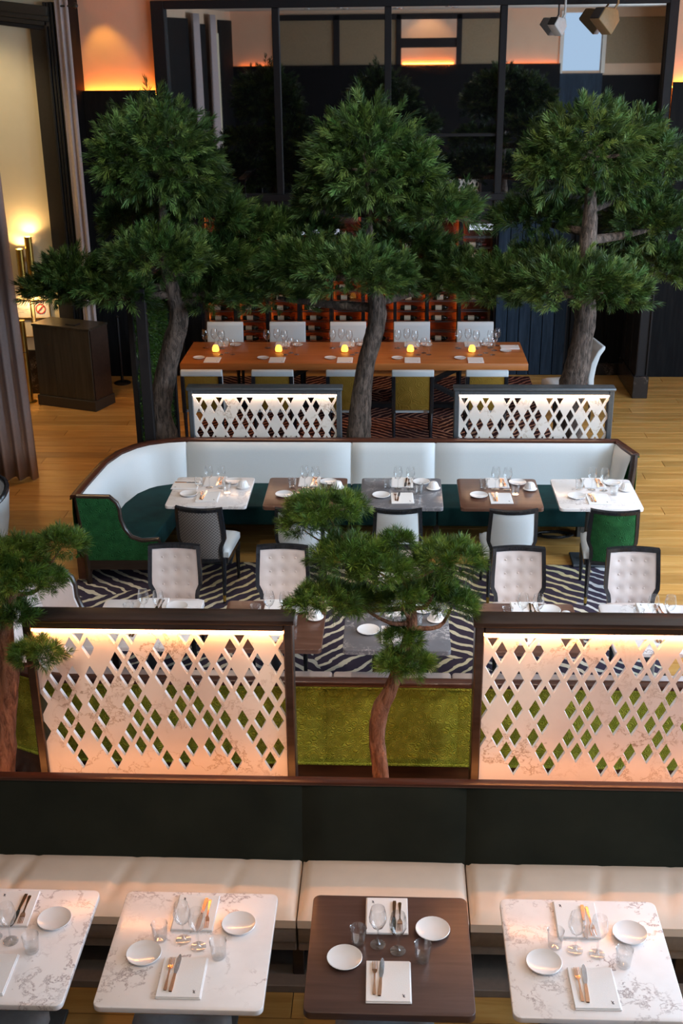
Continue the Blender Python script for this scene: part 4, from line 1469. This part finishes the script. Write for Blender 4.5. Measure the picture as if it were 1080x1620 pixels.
TREE_A = [(-2.23, 11.50, 3.68, 0.51, 0.43), (-1.96, 11.60, 3.44, 0.33, 0.30), (-2.58, 11.40, 3.61, 0.27, 0.33), (-1.85, 11.85, 2.90, 0.44, 0.28),
          (-2.61, 12.00, 2.85, 0.38, 0.22), (-2.25, 11.20, 2.61, 0.51, 0.30), (-3.12, 11.40, 2.33, 0.40, 0.32), (-3.40, 11.35, 2.26, 0.24, 0.19),
          (-1.86, 11.80, 2.47, 0.48, 0.29), (-1.53, 11.90, 2.32, 0.42, 0.32), (-2.73, 11.30, 2.26, 0.34, 0.23), (-2.01, 11.80, 2.12, 0.45, 0.22), (-1.40, 12.15, 2.72, 0.40, 0.26)]
TREE_B = [(-0.26, 11.50, 3.61, 0.53, 0.45), (-0.57, 11.60, 3.43, 0.30, 0.30), (0.15, 11.40, 3.45, 0.30, 0.33), (-0.15, 11.60, 3.05, 0.43, 0.24),
          (0.40, 11.40, 2.99, 0.39, 0.29), (-0.72, 12.00, 3.00, 0.28, 0.19), (-0.38, 11.20, 2.46, 0.51, 0.31), (-0.89, 11.60, 2.44, 0.41, 0.31),
          (-0.05, 11.30, 2.38, 0.27, 0.27), (-1.19, 12.00, 2.11, 0.39, 0.26), (0.11, 12.10, 2.54, 0.52, 0.29), (0.44, 12.20, 2.19, 0.39, 0.30), (-0.95, 12.3, 2.68, 0.40, 0.22)]
TREE_C = [(1.81, 11.60, 3.70, 0.50, 0.36), (1.48, 11.50, 3.55, 0.30, 0.30), (2.26, 11.80, 3.69, 0.33, 0.30), (2.54, 11.70, 3.58, 0.24, 0.21),
          (2.10, 11.80, 3.37, 0.36, 0.21), (1.44, 12.10, 2.85, 0.48, 0.20), (2.57, 12.10, 2.78, 0.48, 0.32), (2.34, 12.30, 3.06, 0.38, 0.22),
          (1.71, 11.30, 2.34, 0.57, 0.29), (2.10, 11.30, 2.25, 0.36, 0.25), (1.10, 11.60, 2.25, 0.44, 0.30), (0.68, 11.80, 2.27, 0.38, 0.30),
          (2.74, 12.40, 2.28, 0.46, 0.30), (1.50, 11.90, 2.44, 0.38, 0.22)]
BONSAI_M = [(-0.35, 5.75, 2.29, 0.23, 0.12), (-0.48, 5.75, 2.19, 0.13, 0.11), (-0.20, 5.65, 2.06, 0.25, 0.15), (-0.07, 5.60, 2.01, 0.20, 0.13),
            (-0.34, 5.60, 1.82, 0.23, 0.13), (-0.19, 5.70, 1.77, 0.15, 0.12), (0.30, 5.75, 2.00, 0.22, 0.14), (0.24, 5.80, 1.82, 0.14, 0.10),
            (0.33, 5.80, 1.71, 0.17, 0.11), (0.05, 5.65, 1.80, 0.14, 0.17), (0.07, 5.70, 1.55, 0.13, 0.09), (0.07, 5.65, 1.42, 0.18, 0.10), (0.03, 5.70, 2.13, 0.10, 0.07)]
BONSAI_L = [(-1.78, 5.70, 2.10, 0.16, 0.10), (-2.05, 5.70, 2.02, 0.22, 0.15), (-2.00, 5.60, 1.91, 0.20, 0.14), (-2.11, 5.70, 1.67, 0.16, 0.14),
            (-1.94, 5.58, 1.49, 0.17, 0.10), (-1.89, 5.70, 1.88, 0.14, 0.11), (-2.34, 5.70, 1.96, 0.24, 0.17), (-2.39, 5.80, 1.55, 0.21, 0.14)]
TR_A = [(-2.37, 11.52, 0.36, 0.150), (-2.37, 11.52, 0.73, 0.145), (-2.40, 11.50, 1.03, 0.117), (-2.31, 11.50, 1.44, 0.109), (-2.21, 11.50, 1.77, 0.102), (-2.14, 11.50, 2.02, 0.095), (-2.21, 11.50, 2.40, 0.069), (-2.27, 11.50, 2.77, 0.043), (-2.23, 11.50, 3.07, 0.037), (-2.25, 11.50, 3.48, 0.030)]
TR_B = [(-0.35, 11.52, 0.36, 0.140), (-0.35, 11.52, 0.77, 0.130), (-0.33, 11.50, 1.11, 0.103), (-0.28, 11.50, 1.51, 0.089), (-0.20, 11.50, 1.83, 0.088), (-0.16, 11.50, 2.05, 0.094), (-0.20, 11.50, 2.34, 0.062), (-0.24, 11.50, 2.70, 0.043), (-0.25, 11.50, 3.06, 0.036), (-0.26, 11.50, 3.47, 0.024)]
TR_C = [(1.80, 11.62, 0.36, 0.160), (1.79, 11.60, 1.08, 0.142), (1.84, 11.60, 1.42, 0.128), (1.88, 11.60, 1.74, 0.107), (1.90, 11.60, 2.00, 0.107), (1.87, 11.60, 2.37, 0.080), (1.87, 11.60, 2.74, 0.086), (1.87, 11.60, 3.10, 0.060), (1.83, 11.60, 3.56, 0.036)]
BTR_M = [(-0.05, 5.72, 0.30, 0.049), (-0.06, 5.70, 0.68, 0.047), (-0.08, 5.70, 0.91, 0.045), (-0.06, 5.70, 1.11, 0.050), (-0.00, 5.70, 1.26, 0.039), (0.07, 5.70, 1.48, 0.031), (0.11, 5.70, 1.66, 0.031), (0.07, 5.70, 1.87, 0.024), (-0.03, 5.70, 2.02, 0.017), (-0.20, 5.70, 2.09, 0.012)]
BTR_L = [(-2.35, 5.72, 0.30, 0.076), (-2.26, 5.70, 0.69, 0.074), (-2.21, 5.70, 1.04, 0.062), (-2.14, 5.68, 1.33, 0.053), (-2.14, 5.68, 1.57, 0.046), (-2.08, 5.70, 1.81, 0.031), (-1.99, 5.70, 1.96, 0.018)]
big = dict(big=True)
small = dict(big=False)
tree('cloud_pruned_tree', 'big cloud pruned conifer at the left beside the mossy screen', TREE_A, TR_A, 'bark', big, 3, 'big cloud pruned trees')
tree('cloud_pruned_tree', 'big cloud pruned conifer in the middle between the low lattice screens', TREE_B, TR_B, 'bark', big, 4, 'big cloud pruned trees')
tree('cloud_pruned_tree', 'big cloud pruned conifer at the right behind the low lattice screen', TREE_C, TR_C, 'bark', big, 5, 'big cloud pruned trees')
tree('slender_pine', 'slender red barked pine between the two tall lattice screens', BONSAI_M, BTR_M, 'bark_red', small, 6, 'slender pines')
tree('slender_pine', 'slender red barked pine cut off by the left edge', BONSAI_L, BTR_L, 'bark_red', small, 7, 'slender pines')

# mossy screen beside the left big tree
ms = thing('moss_screen', 'black framed screen covered in green moss behind the left big tree', 'screen', (-2.56, 12.2, 0))
link('post', B().ext(0.05, 0.15, -1.0, -0.92, 0, 2.35, 0.004, 1).mesh('post', 'frame', False), ms)
link('post', B().ext(-0.04, 0.06, 0.78, 0.86, 0, 2.35, 0.004, 1).mesh('post', 'frame', False), ms)
link('backing', B().ext(-0.06, -0.01, -0.88, 0.8, 0, 2.35, 0.004, 1).mesh('backing', 'frame', False), ms)
link('cap', B().ext(-0.06, 0.06, -0.88, 0.8, 2.3, 2.36, 0.004, 1).mesh('cap', 'frame', False), ms)
rg = np.random.default_rng(2)
N = 3600
cen = np.stack([np.full(N, -0.01), rg.uniform(-0.85, 0.77, N), rg.uniform(0.02, 2.28, N)], 1)
ax = np.array([0.9, 0, -0.2]) + rg.normal(0, 0.5, (N, 3))
ax /= np.linalg.norm(ax, axis=1, keepdims=True)
o = link('moss', needle_mesh('moss', 'moss', cen, ax, 0.02, 0.045, 10, 0.006, 9), ms)
o['kind'] = 'stuff'

# ------------------------------------------------------------------ long table
lt = thing('long_table', 'long amber oak table set with glasses in front of the wine display', 'table', (-0.51, 14.96, 0))
link('table_top', B().ext(-2.20, 2.20, -0.55, 0.56, 0.66, 0.75, 0.006, 2).mesh('table_top', 'longtop'), lt)
for s in (-1, 1):
    for x0, x1 in ((s * 1.75, s * 0.5), (s * 0.5, s * 1.75)):
        b = B()
        b.prism([(x0 - 0.05, 0.03), (x0 + 0.05, 0.03), (x1 + 0.05, 0.66), (x1 - 0.05, 0.66)], lambda a, c: (a, -0.32 if x0 * s > x1 * s else 0.2, c), lambda a, c: (a, -0.20 if x0 * s > x1 * s else 0.32, c))
        link('trestle_leg', b.mesh('trestle_leg', 'frame', False), lt)
link('floor_bar', B().ext(-1.9, 1.9, -0.06, 0.06, 0.013, 0.07, 0.004, 1).mesh('floor_bar', 'frame', False), lt)


def parson_chair(w=0.5):
    p = []
    b = B()
    prof = [(-0.25, 0.40), (-0.17, 0.40), (-0.175, 0.6), (-0.195, 0.86), (-0.215, 0.90), (-0.25, 0.905), (-0.275, 0.89), (-0.285, 0.83), (-0.262, 0.82), (-0.245, 0.6)]
    b.prism(prof, lambda a, c: (-w / 2, a, c), lambda a, c: (w / 2, a, c), 0.012)
    p.append(('backrest', b.mesh('backrest', 'white_leather', True, 40), None, 0))
    p.append(('back_panel', B().box((0, -0.262, 0.62), (w - 0.09, 0.02, 0.42), Matrix.Rotation(0.045, 3, 'X'), 0.006, 2).mesh('back_panel', 'gold_velvet'), None, 0))
    p.append(('seat_cushion', pillow(-w / 2, w / 2, -0.2, 0.26, 0.36, 0.46, 10, 10, 0.012).mesh('seat_cushion', 'white_leather', True, 60), None, 0))
    for s in (-1, 1):
        p.append(('stile', B().box((s * (w / 2 - 0.022), -0.266, 0.60), (0.045, 0.03, 0.46), Matrix.Rotation(0.045, 3, 'X'), 0.004, 1).mesh('stile', 'ebony', False), None, 0))
        p.append(('leg', B().tube([(s * (w / 2 - 0.03), -0.255, 0), (s * (w / 2 - 0.025), -0.24, 0.42)], [0.018, 0.026], 8).mesh('leg', 'ebony'), None, 0))
        p.append(('leg', B().tube([(s * (w / 2 - 0.03), 0.22, 0), (s * (w / 2 - 0.03), 0.22, 0.37)], [0.016, 0.026], 8).mesh('leg', 'ebony'), None, 0))
    return ('upholstered_chair', 'chair', None, p)


PC = parson_chair()
ORD = ['leftmost', 'second from left', 'middle', 'second from right', 'rightmost']
for i, x in enumerate((-2.29, -1.44, -0.55, 0.23, 1.105)):
    spawn(PC, 'gold backed white chair on the near side of the long table, %s' % ORD[i], (x, 13.76, 0.0125), 0, 'near chairs at the long table')
for i, x in enumerate((-2.34, -1.47, -0.63, 0.25, 1.12)):
    spawn(PC, 'white chair on the far side of the long table, %s' % ORD[i], (x, 15.76, 0.0125), PI, 'far chairs at the long table')
# chair at the right end, seen from the side, with a curved rolled back
b = B()
prof = [(-0.21, 0.42), (-0.19, 0.55), (-0.22, 0.75), (-0.29, 0.90), (-0.35, 0.965), (-0.39, 0.965), (-0.385, 0.92), (-0.33, 0.84), (-0.29, 0.70), (-0.27, 0.55), (-0.28, 0.36), (-0.22, 0.36)]
b.prism(prof, lambda a, c: (-0.24, a, c), lambda a, c: (0.24, a, c), 0.015)
ep = [('backrest', b.mesh('backrest', 'white_leather', True, 50), None, 0), ('seat_cushion', pillow(-0.24, 0.24, -0.24, 0.27, 0.36, 0.46, 10, 10, 0.015).mesh('seat_cushion', 'white_leather', True, 60), None, 0)]
for s in (-1, 1):
    for yy in (-0.25, 0.22):
        ep.append(('leg', B().tube([(s * 0.21, yy, 0), (s * 0.21, yy, 0.37)], [0.016, 0.024], 8).mesh('leg', 'ebony'), None, 0))
spawn(('scroll_back_chair', 'chair', None, ep), 'white scroll backed chair standing at the right end of the long table', (2.22, 14.62, 0.0), PI / 2 + 0.15)

cd = B().lathe([(0.0, 0.0), (0.042, 0.0), (0.048, 0.02), (0.042, 0.055), (0.028, 0.08), (0.02, 0.083)], 18).mesh('candle_glass', 'candle')
cdb = B().lathe([(0.0, 0.0), (0.05, 0.0), (0.05, 0.006), (0.0, 0.006)], 18, cap=False).mesh('saucer', 'brass')
candle = ('candle_lamp', 'candle', None, [('saucer', cdb, None, 0), ('glass_dome', cd, (0, 0, 0.006), 0)])
CX = (-2.334, -1.504, -0.638, 0.22, 1.019)
CO = ['first', 'second', 'third', 'fourth', 'fifth']
rd = random.Random(12)
for i, x in enumerate(CX):
    spawn(candle, '%s glowing candle lamp from the left on the long table' % CO[i], (x, 15.0, 0.7505), 0, 'candle lamps on the long table')
    spawn(plate, 'white plate on the near side of the long table left of the %s candle' % CO[i], (x - 0.17, 14.655, 0.7505), 0, 'plates on the long table', 0.95)
    spawn(plate, 'white plate on the far side of the long table right of the %s candle' % CO[i], (x + 0.22, 15.33, 0.7505), 0, 'plates on the long table', 0.95)
    spawn(napkin, 'folded napkin on the near side of the long table below the %s candle' % CO[i], (x + 0.02, 14.56, 0.7505), 0, 'napkins on the long table')
    spawn(napkin, 'folded napkin on the far side of the long table behind the %s candle' % CO[i], (x + 0.02, 15.38, 0.7505), PI, 'napkins on the long table')
    for k, (dx, dy, s) in enumerate(((-0.16, 0.18, 1.15), (-0.05, 0.24, 1.15), (0.06, 0.15, 1.15), (0.10, -0.17, 0.95), (0.165, -0.07, 0.95), (0.245, -0.16, 0.95))):
        spawn(wine_glass, '%s wine glass around the %s candle of the long table' % (('far left tall', 'far middle tall', 'far right tall', 'near left small', 'near middle small', 'near right small')[k], CO[i]), (x + dx + rd.uniform(-.01, .01), 15.0 + dy, 0.7505), 0, 'wine glasses on the long table', s)
spawn(plate, 'white plate at the right end of the long table', (1.46, 15.03, 0.7505), 0, 'plates on the long table', 0.95)
spawn(napkin, 'folded napkin at the right end of the long table', (1.53, 15.22, 0.7505), PI / 2, 'napkins on the long table')
for k, (dx, dy) in enumerate(((1.27, 15.2), (1.37, 15.31), (1.31, 15.06))):
    spawn(wine_glass, '%s wine glass at the right end of the long table' % ('left', 'far right', 'near middle')[k], (dx, dy, 0.7505), 0, 'wine glasses on the long table', 1.1)

# ------------------------------------------------------------------ wine display behind glass
wc = thing('wine_cabinet', 'glass fronted wine cabinet with orange lit shelves behind the long table', 'cabinet', (-0.67, YB + 0.3, 0))
WX0, WX1 = -2.08, 2.07
link('back_board', B().ext(WX0, WX1, 0.26, 0.29, 0, 2.24).mesh('back_board', 'rail', False), wc)
ncol = 9
cw = (WX1 - WX0) / ncol
for k in range(ncol + 1):
    x = WX0 + k * cw
    link('upright', B().ext(x - 0.025, x + 0.025, -0.18, 0.20, 0, 2.24, 0.003, 1).mesh('upright', 'frame', False), wc)
    if k < ncol:
        link('light_strip', B().ext(x - 0.012, x + 0.012, 0.205, 0.225, 0.05, 2.2).mesh('light_strip', 'led_wine', False), wc)
rows_z = [0.12 + 0.15 * i for i in range(13)]
for z in rows_z:
    link('shelf_rod', B().ext(WX0, WX1, -0.05, -0.035, z - 0.012, z).mesh('shelf_rod', 'steel_dark', False), wc)
    link('shelf_rod', B().ext(WX0, WX1, 0.06, 0.075, z - 0.012, z).mesh('shelf_rod', 'steel_dark', False), wc)
link('shelf_light', B().ext(-0.75, -0.1, -0.16, -0.12, 1.98, 2.06).mesh('shelf_light', 'led_white', False), wc)
link('shelf_light', B().ext(1.72, 2.05, -0.16, -0.12, 2.04, 2.12).mesh('shelf_light', 'led_white', False), wc)
for k in range(3):
    x0 = WX0 + (WX1 - WX0) * k / 3
    link('glass_door', B().ext(x0 + 0.02, x0 + (WX1 - WX0) / 3 - 0.02, -0.26, -0.25, 0.02, 2.24).mesh('glass_door', 'pane', False), wc)
bt = B().lathe([(0.0, 0.0), (0.036, 0.0), (0.038, 0.01), (0.038, 0.19), (0.033, 0.215), (0.014, 0.245), (0.0135, 0.30), (0.0, 0.302)], 14).mesh('wine_bottle', 'bottle')
lb_ = B().lathe([(0.0385, 0.06), (0.0385, 0.15)], 14, cap=False).mesh('label_paper', 'bottle_label')
cpz = B().lathe([(0.015, 0.245), (0.0145, 0.303), (0.0, 0.304)], 12).mesh('capsule', 'capsule')
for me in (bt, lb_, cpz):
    me.transform(Matrix.Rotation(PI / 2, 4, 'Y'))
wine = ('wine_bottle', 'bottle', bt, [('label_paper', lb_, None, 0), ('capsule', cpz, None, 0)])
rd = random.Random(4)
RN = ['lowest', 'second lowest', 'third lowest', 'fourth', 'fifth', 'sixth', 'seventh', 'eighth', 'ninth', 'tenth', 'third highest', 'second highest', 'highest']
CN = ['first', 'second', 'third', 'fourth', 'fifth', 'sixth', 'seventh', 'eighth', 'ninth']
for k in range(ncol):
    for j, z in enumerate(rows_z):
        if rd.random() < 0.12:
            continue
        x = -0.67 + WX0 + k * cw + 0.06 + rd.uniform(0, 0.03)
        spawn(wine, 'wine bottle lying on the %s shelf in the %s bay of the wine cabinet' % (RN[j], CN[k]), (x, YB + 0.31, z + 0.0385), 0, 'wine bottles in the cabinet')

# ------------------------------------------------------------------ lobby: lectern, brass post, sconces, notices, curtains
lec = thing('lectern', 'dark wooden reception lectern on a bronze plinth at the lobby entrance', 'lectern', (-4.275, 15.105, 0), math.radians(-20.8))
link('plinth', B().ext(-0.465, 0.465, -0.23, 0.23, 0, 0.14, 0.006, 1).mesh('plinth', 'casing', False), lec)
lw = wood('smoked_oak', (0.020, 0.017, 0.011), (0.036, 0.031, 0.021), (0.055, 0.047, 0.034), 0.8, 2, 0.4, True, 0.3)
for k in range(3):
    link('front_board', B().ext(-0.44 + k * 0.2933, -0.44 + (k + 1) * 0.2933 - 0.003, -0.205, -0.185, 0.14, 1.08, 0.002, 1).mesh('front_board', lw, False), lec)
for s in (-1, 1):
    link('side_panel', B().ext(s * 0.44 - 0.01, s * 0.44 + 0.01, -0.183, 0.205, 0.14, 1.08, 0.002, 1).mesh('side_panel', 'darkwood', False), lec)
link('back_panel', B().ext(-0.43, 0.43, 0.185, 0.205, 0.14, 1.08).mesh('back_panel', 'darkwood', False), lec)
link('top', B().ext(-0.455, 0.455, -0.215, 0.215, 1.08, 1.11, 0.004, 1).mesh('top', lw, False), lec)
tag(link('menu_folder', B().box((0, 0, 0.008), (0.16, 0.11, 0.015), None, 0.003, 1).mesh('menu_folder', 'plastic', False), None, (-4.2, 15.0, 1.1105), -0.4),
    'small black folder lying on top of the lectern', 'folder')

bp = thing('brass_post', 'tall round brass post standing left of the lectern', 'post', (-4.94, 15.16, 0))
link('base', B().lathe([(0.0, 0.0), (0.1, 0.0), (0.1, 0.015), (0.0, 0.02)], 24).mesh('base', 'brass'), bp)
link('lower_tube', B().lathe([(0.055, 0.02), (0.055, 0.70)], 20).mesh('lower_tube', 'brass'), bp)
link('upper_tube', B().lathe([(0.055, 0.71), (0.055, 1.13)], 20).mesh('upper_tube', 'brass'), bp)
link('joint', B().lathe([(0.05, 0.69), (0.05, 0.72)], 20).mesh('joint', 'casing'), bp)

for x, top, bot, lab in ((-4.82, 2.17, 1.55, 'taller brass tube wall sconce, the right one of the pair'), (-4.95, 2.01, 1.40, 'shorter brass tube wall sconce, the left one of the pair')):
    s = thing('wall_sconce', lab, 'lamp', (x, YC - 0.11, bot), 0, 'brass tube sconces')
    h = top - bot
    link('tube', B().lathe([(0.045, 0.0), (0.05, 0.0), (0.05, h), (0.045, h), (0.045, 0.0)], 20, cap=False).mesh('tube', 'brass'), s)
    link('bracket', B().ext(-0.015, 0.015, 0.04, 0.11, h / 2 - 0.03, h / 2 + 0.03, 0.003, 1).mesh('bracket', 'brass', False), s)
    link('bulb', B().lathe([(0.0, h - 0.03), (0.03, h - 0.03), (0.03, h - 0.02), (0.0, h - 0.018)], 12).mesh('bulb', 'bulb'), s)
    link('bulb', B().lathe([(0.0, 0.02), (0.03, 0.02), (0.03, 0.03), (0.0, 0.032)], 12).mesh('bulb', 'bulb'), s)

for i, (x, z) in enumerate(((-5.02, 1.06), (-5.02, 0.80), (-4.76, 1.06), (-4.76, 0.80))):
    nf = thing('notice_frame', '%s brass framed notice %s on the lobby wall' % (('upper', 'lower', 'upper', 'lower')[i], ('beside the brass post', 'beside the brass post', 'behind the lectern', 'behind the lectern')[i]), 'notice', (x, YC - 0.005, z), 0, 'notices on the lobby wall')
    for a in ((-0.11, -0.10, 0, 0.25), (0.10, 0.11, 0, 0.25), (-0.10, 0.10, 0, 0.01), (-0.10, 0.10, 0.24, 0.25)):
        link('frame', B().ext(a[0], a[1], -0.02, 0.0, a[2], a[3]).mesh('frame', 'brass', False), nf)
    link('sheet', B().ext(-0.10, 0.10, -0.012, -0.004, 0.01, 0.24).mesh('sheet', 'paper', False), nf)
    if i == 0:
        for k in range(6):
            link('text_line', B().ext(-0.07, 0.07 - 0.03 * (k % 3), -0.0128, -0.012, 0.18 - 0.02 * k, 0.183 - 0.02 * k).mesh('text_line', 'ink', False), nf)
    if i == 2:
        rgm = B().lathe([(0.055, 0), (0.068, 0), (0.068, 0.002), (0.055, 0.002), (0.055, 0)], 24, cap=False)
        rgm.box((0, 0, 0.001), (0.12, 0.012, 0.002), Matrix.Rotation(0.8, 3, 'Z'))
        me = rgm.mesh('prohibition_mark', 'redprint', False)
        me.transform(Matrix.Rotation(PI / 2, 4, 'X'))
        link('prohibition_mark', me, nf, (-0.02, -0.013, 0.13))


def curtain(label, p0, p1, z0, z1, waves, amp, gather=0.0, flare=0.0):
    """pleated cloth hung from p0 to p1"""
    p0, p1 = Vector(p0), Vector(p1)
    d = (p1 - p0)
    nrm = Vector((-d.y, d.x)).normalized()
    b = B()
    n = waves * 10
    rows = []
    for j in range(15):
        v = j / 14
        rr = []
        for i in range(n + 1):
            u = i / n
            k = 1 + flare * (1 - v) ** 2
            q = p0 + d * (u * k) + nrm * (amp * (0.7 + 0.6 * (1 - v)) * math.sin(2 * PI * waves * u + 0.6 * math.sin(3 * v + u * 7)))
            rr.append((q.x - p0.x, q.y - p0.y, z0 + (z1 - z0) * v))
        rows.append(rr)
    b.grid(rows)
    me = b.mesh('curtain', 'curtain', True, 80)
    o = link('curtain', me, None, (p0.x, p0.y, 0))
    md = o.modifiers.new('thickness', 'SOLIDIFY')
    md.thickness = 0.006
    return tag(o, label, 'curtain', 'mauve curtains')


curtain('mauve pleated curtain hanging to the floor at the left edge', (-5.1, 12.13), (-4.02, 12.22), 0.01, 5.0, 7, 0.05, 0, 0.035)
curtain('narrow mauve curtain strip hanging beside the lobby casing', (-4.17, 15.47), (-4.0, 15.47), 0.01, 5.1, 2, 0.02)
curtain('mauve curtain on the left wall beside the black panel', (-4.28, 5.75), (-4.28, 6.6), 0.01, 5.0, 8, 0.05)
curtain('mauve curtain on the left wall beside the cream panel', (-4.28, 3.25), (-4.28, 4.1), 0.01, 5.0, 6, 0.05)
tag(link('curtain_rod', B().tube([(-4.1, 15.47, 4.95), (-3.93, 15.47, 4.95)], 0.012, 10).lathe([(0.0, 0.0), (0.03, 0.02), (0.035, 0.04), (0.02, 0.07), (0.0, 0.075)], 12, (-3.91, 15.47, 4.915)).mesh('curtain_rod', 'casing')),
    'dark curtain rod finial beside the orange lit wall', 'curtain rod')

for x, lab in ((-3.87, 'black round stanchion foot on the floor left of the mossy screen'), (-3.60, 'black round stanchion foot half hidden by the mossy screen')):
    s = thing('stanchion', lab, 'stanchion', (x, 16.1, 0), 0, 'stanchions')
    link('foot', B().lathe([(0.0, 0.0), (0.12, 0.0), (0.12, 0.012), (0.1, 0.025), (0.02, 0.035)], 24).mesh('foot', 'plastic'), s)
    link('pole', B().lathe([(0.02, 0.03), (0.02, 0.95), (0.03, 0.96), (0.0, 0.99)], 14).mesh('pole', 'plastic'), s)

# white tub chair at the left edge
tc = thing('tub_chair', 'white tub chair with a dark rim at the left edge', 'chair', (-3.78, 9.86, 0), 0.0)
b = B()
rows, rim = [], []
for i in range(19):
    a = math.radians(-40 + 260 * i / 18)
    ca, sa = math.cos(a), math.sin(a)
    hgt = 0.84 - 0.14 * (abs(i - 9) / 9) ** 2
    rows.append([(0.20 * ca, 0.20 * sa, 0.30), (0.24 * ca, 0.24 * sa, 0.5), (0.27 * ca, 0.27 * sa, hgt), (0.23 * ca, 0.23 * sa, hgt), (0.21 * ca, 0.21 * sa, 0.5), (0.19 * ca, 0.19 * sa, 0.42)])
    rim.append((0.25 * ca, 0.25 * sa, hgt + 0.005))
b.grid(rows)
link('backrest', b.mesh('backrest', 'white_leather', True, 60), tc)
link('rim', B().tube(rim, 0.024, 8).mesh('rim', 'ebony'), tc)
link('seat_cushion', B().lathe([(0.0, 0.34), (0.205, 0.34), (0.21, 0.37), (0.20, 0.43), (0.15, 0.455), (0.0, 0.46)], 24).mesh('seat_cushion', 'white_leather'), tc)
for a in (45, 135, 225, 315):
    ca, sa = math.cos(math.radians(a)), math.sin(math.radians(a))
    link('leg', B().tube([(0.18 * ca, 0.18 * sa, 0), (0.16 * ca, 0.16 * sa, 0.34)], [0.014, 0.024], 8).mesh('leg', 'ebony'), tc)

# coiled cable on the floor under the white sofa
cab = []
for i in range(90):
    a = i * 0.42
    cab.append((0.16 * math.cos(a) * (1 + 0.2 * math.sin(i * 0.37)), 0.07 * math.sin(a) * (1 + 0.2 * math.cos(i * 0.53)), 0.008 + 0.02 * (i % 7) / 7))
tag(link('cable_coil', B().tube(cab, 0.006, 6).mesh('cable_coil', 'plastic'), None, (1.60, 10.72, 0.0)), 'black coiled cable on the floor under the white sofa', 'cable')
tag(link('socket_box', B().box((0, 0, 0.08), (0.14, 0.10, 0.16), None, 0.006, 1).box((0, -0.052, 0.09), (0.08, 0.006, 0.05), None, 0.002, 1).mesh('socket_box', 'steel_dark', False), None, (1.88, 10.74, 0.0)), 'grey floor socket box behind the coiled cable', 'socket box')

# speakers hung before the dark panes
for x, yy, z, mt, rz, lab in ((2.62, 16.15, 4.72, 'speaker', 0.5, 'bronze angular loudspeaker hung before the upper right pane'), (2.04, 16.22, 4.66, 'speaker_white', 0.7, 'small white angular loudspeaker hung before the upper right pane')):
    k = 1.0 if mt == 'speaker' else 0.7
    s = thing('loudspeaker', lab, 'loudspeaker', (x, yy, z), rz, 'loudspeakers before the panes')
    link('cabinet', B().prism([(-0.16 * k, 0.02), (-0.06 * k, 0.16 * k), (0.13 * k, 0.13 * k), (0.17 * k, 0.0), (0.05 * k, -0.17 * k)], lambda a, c: (a, -0.10 * k, c), lambda a, c: (a, 0.10 * k, c), 0.012).mesh('cabinet', mt), s)
    link('grille', B().box((-0.115 * k, 0, 0.09 * k), (0.015, 0.17 * k, 0.15 * k), Matrix.Rotation(0.62, 3, 'Y'), 0.004, 1).mesh('grille', 'plastic', False), s)
    link('bracket', B().tube([(0.12 * k, 0, 0.1 * k), (0.2 * k, 0, 0.2 * k), (0.2 * k, 0, CEIL - z)], 0.014, 8).mesh('bracket', mt), s)
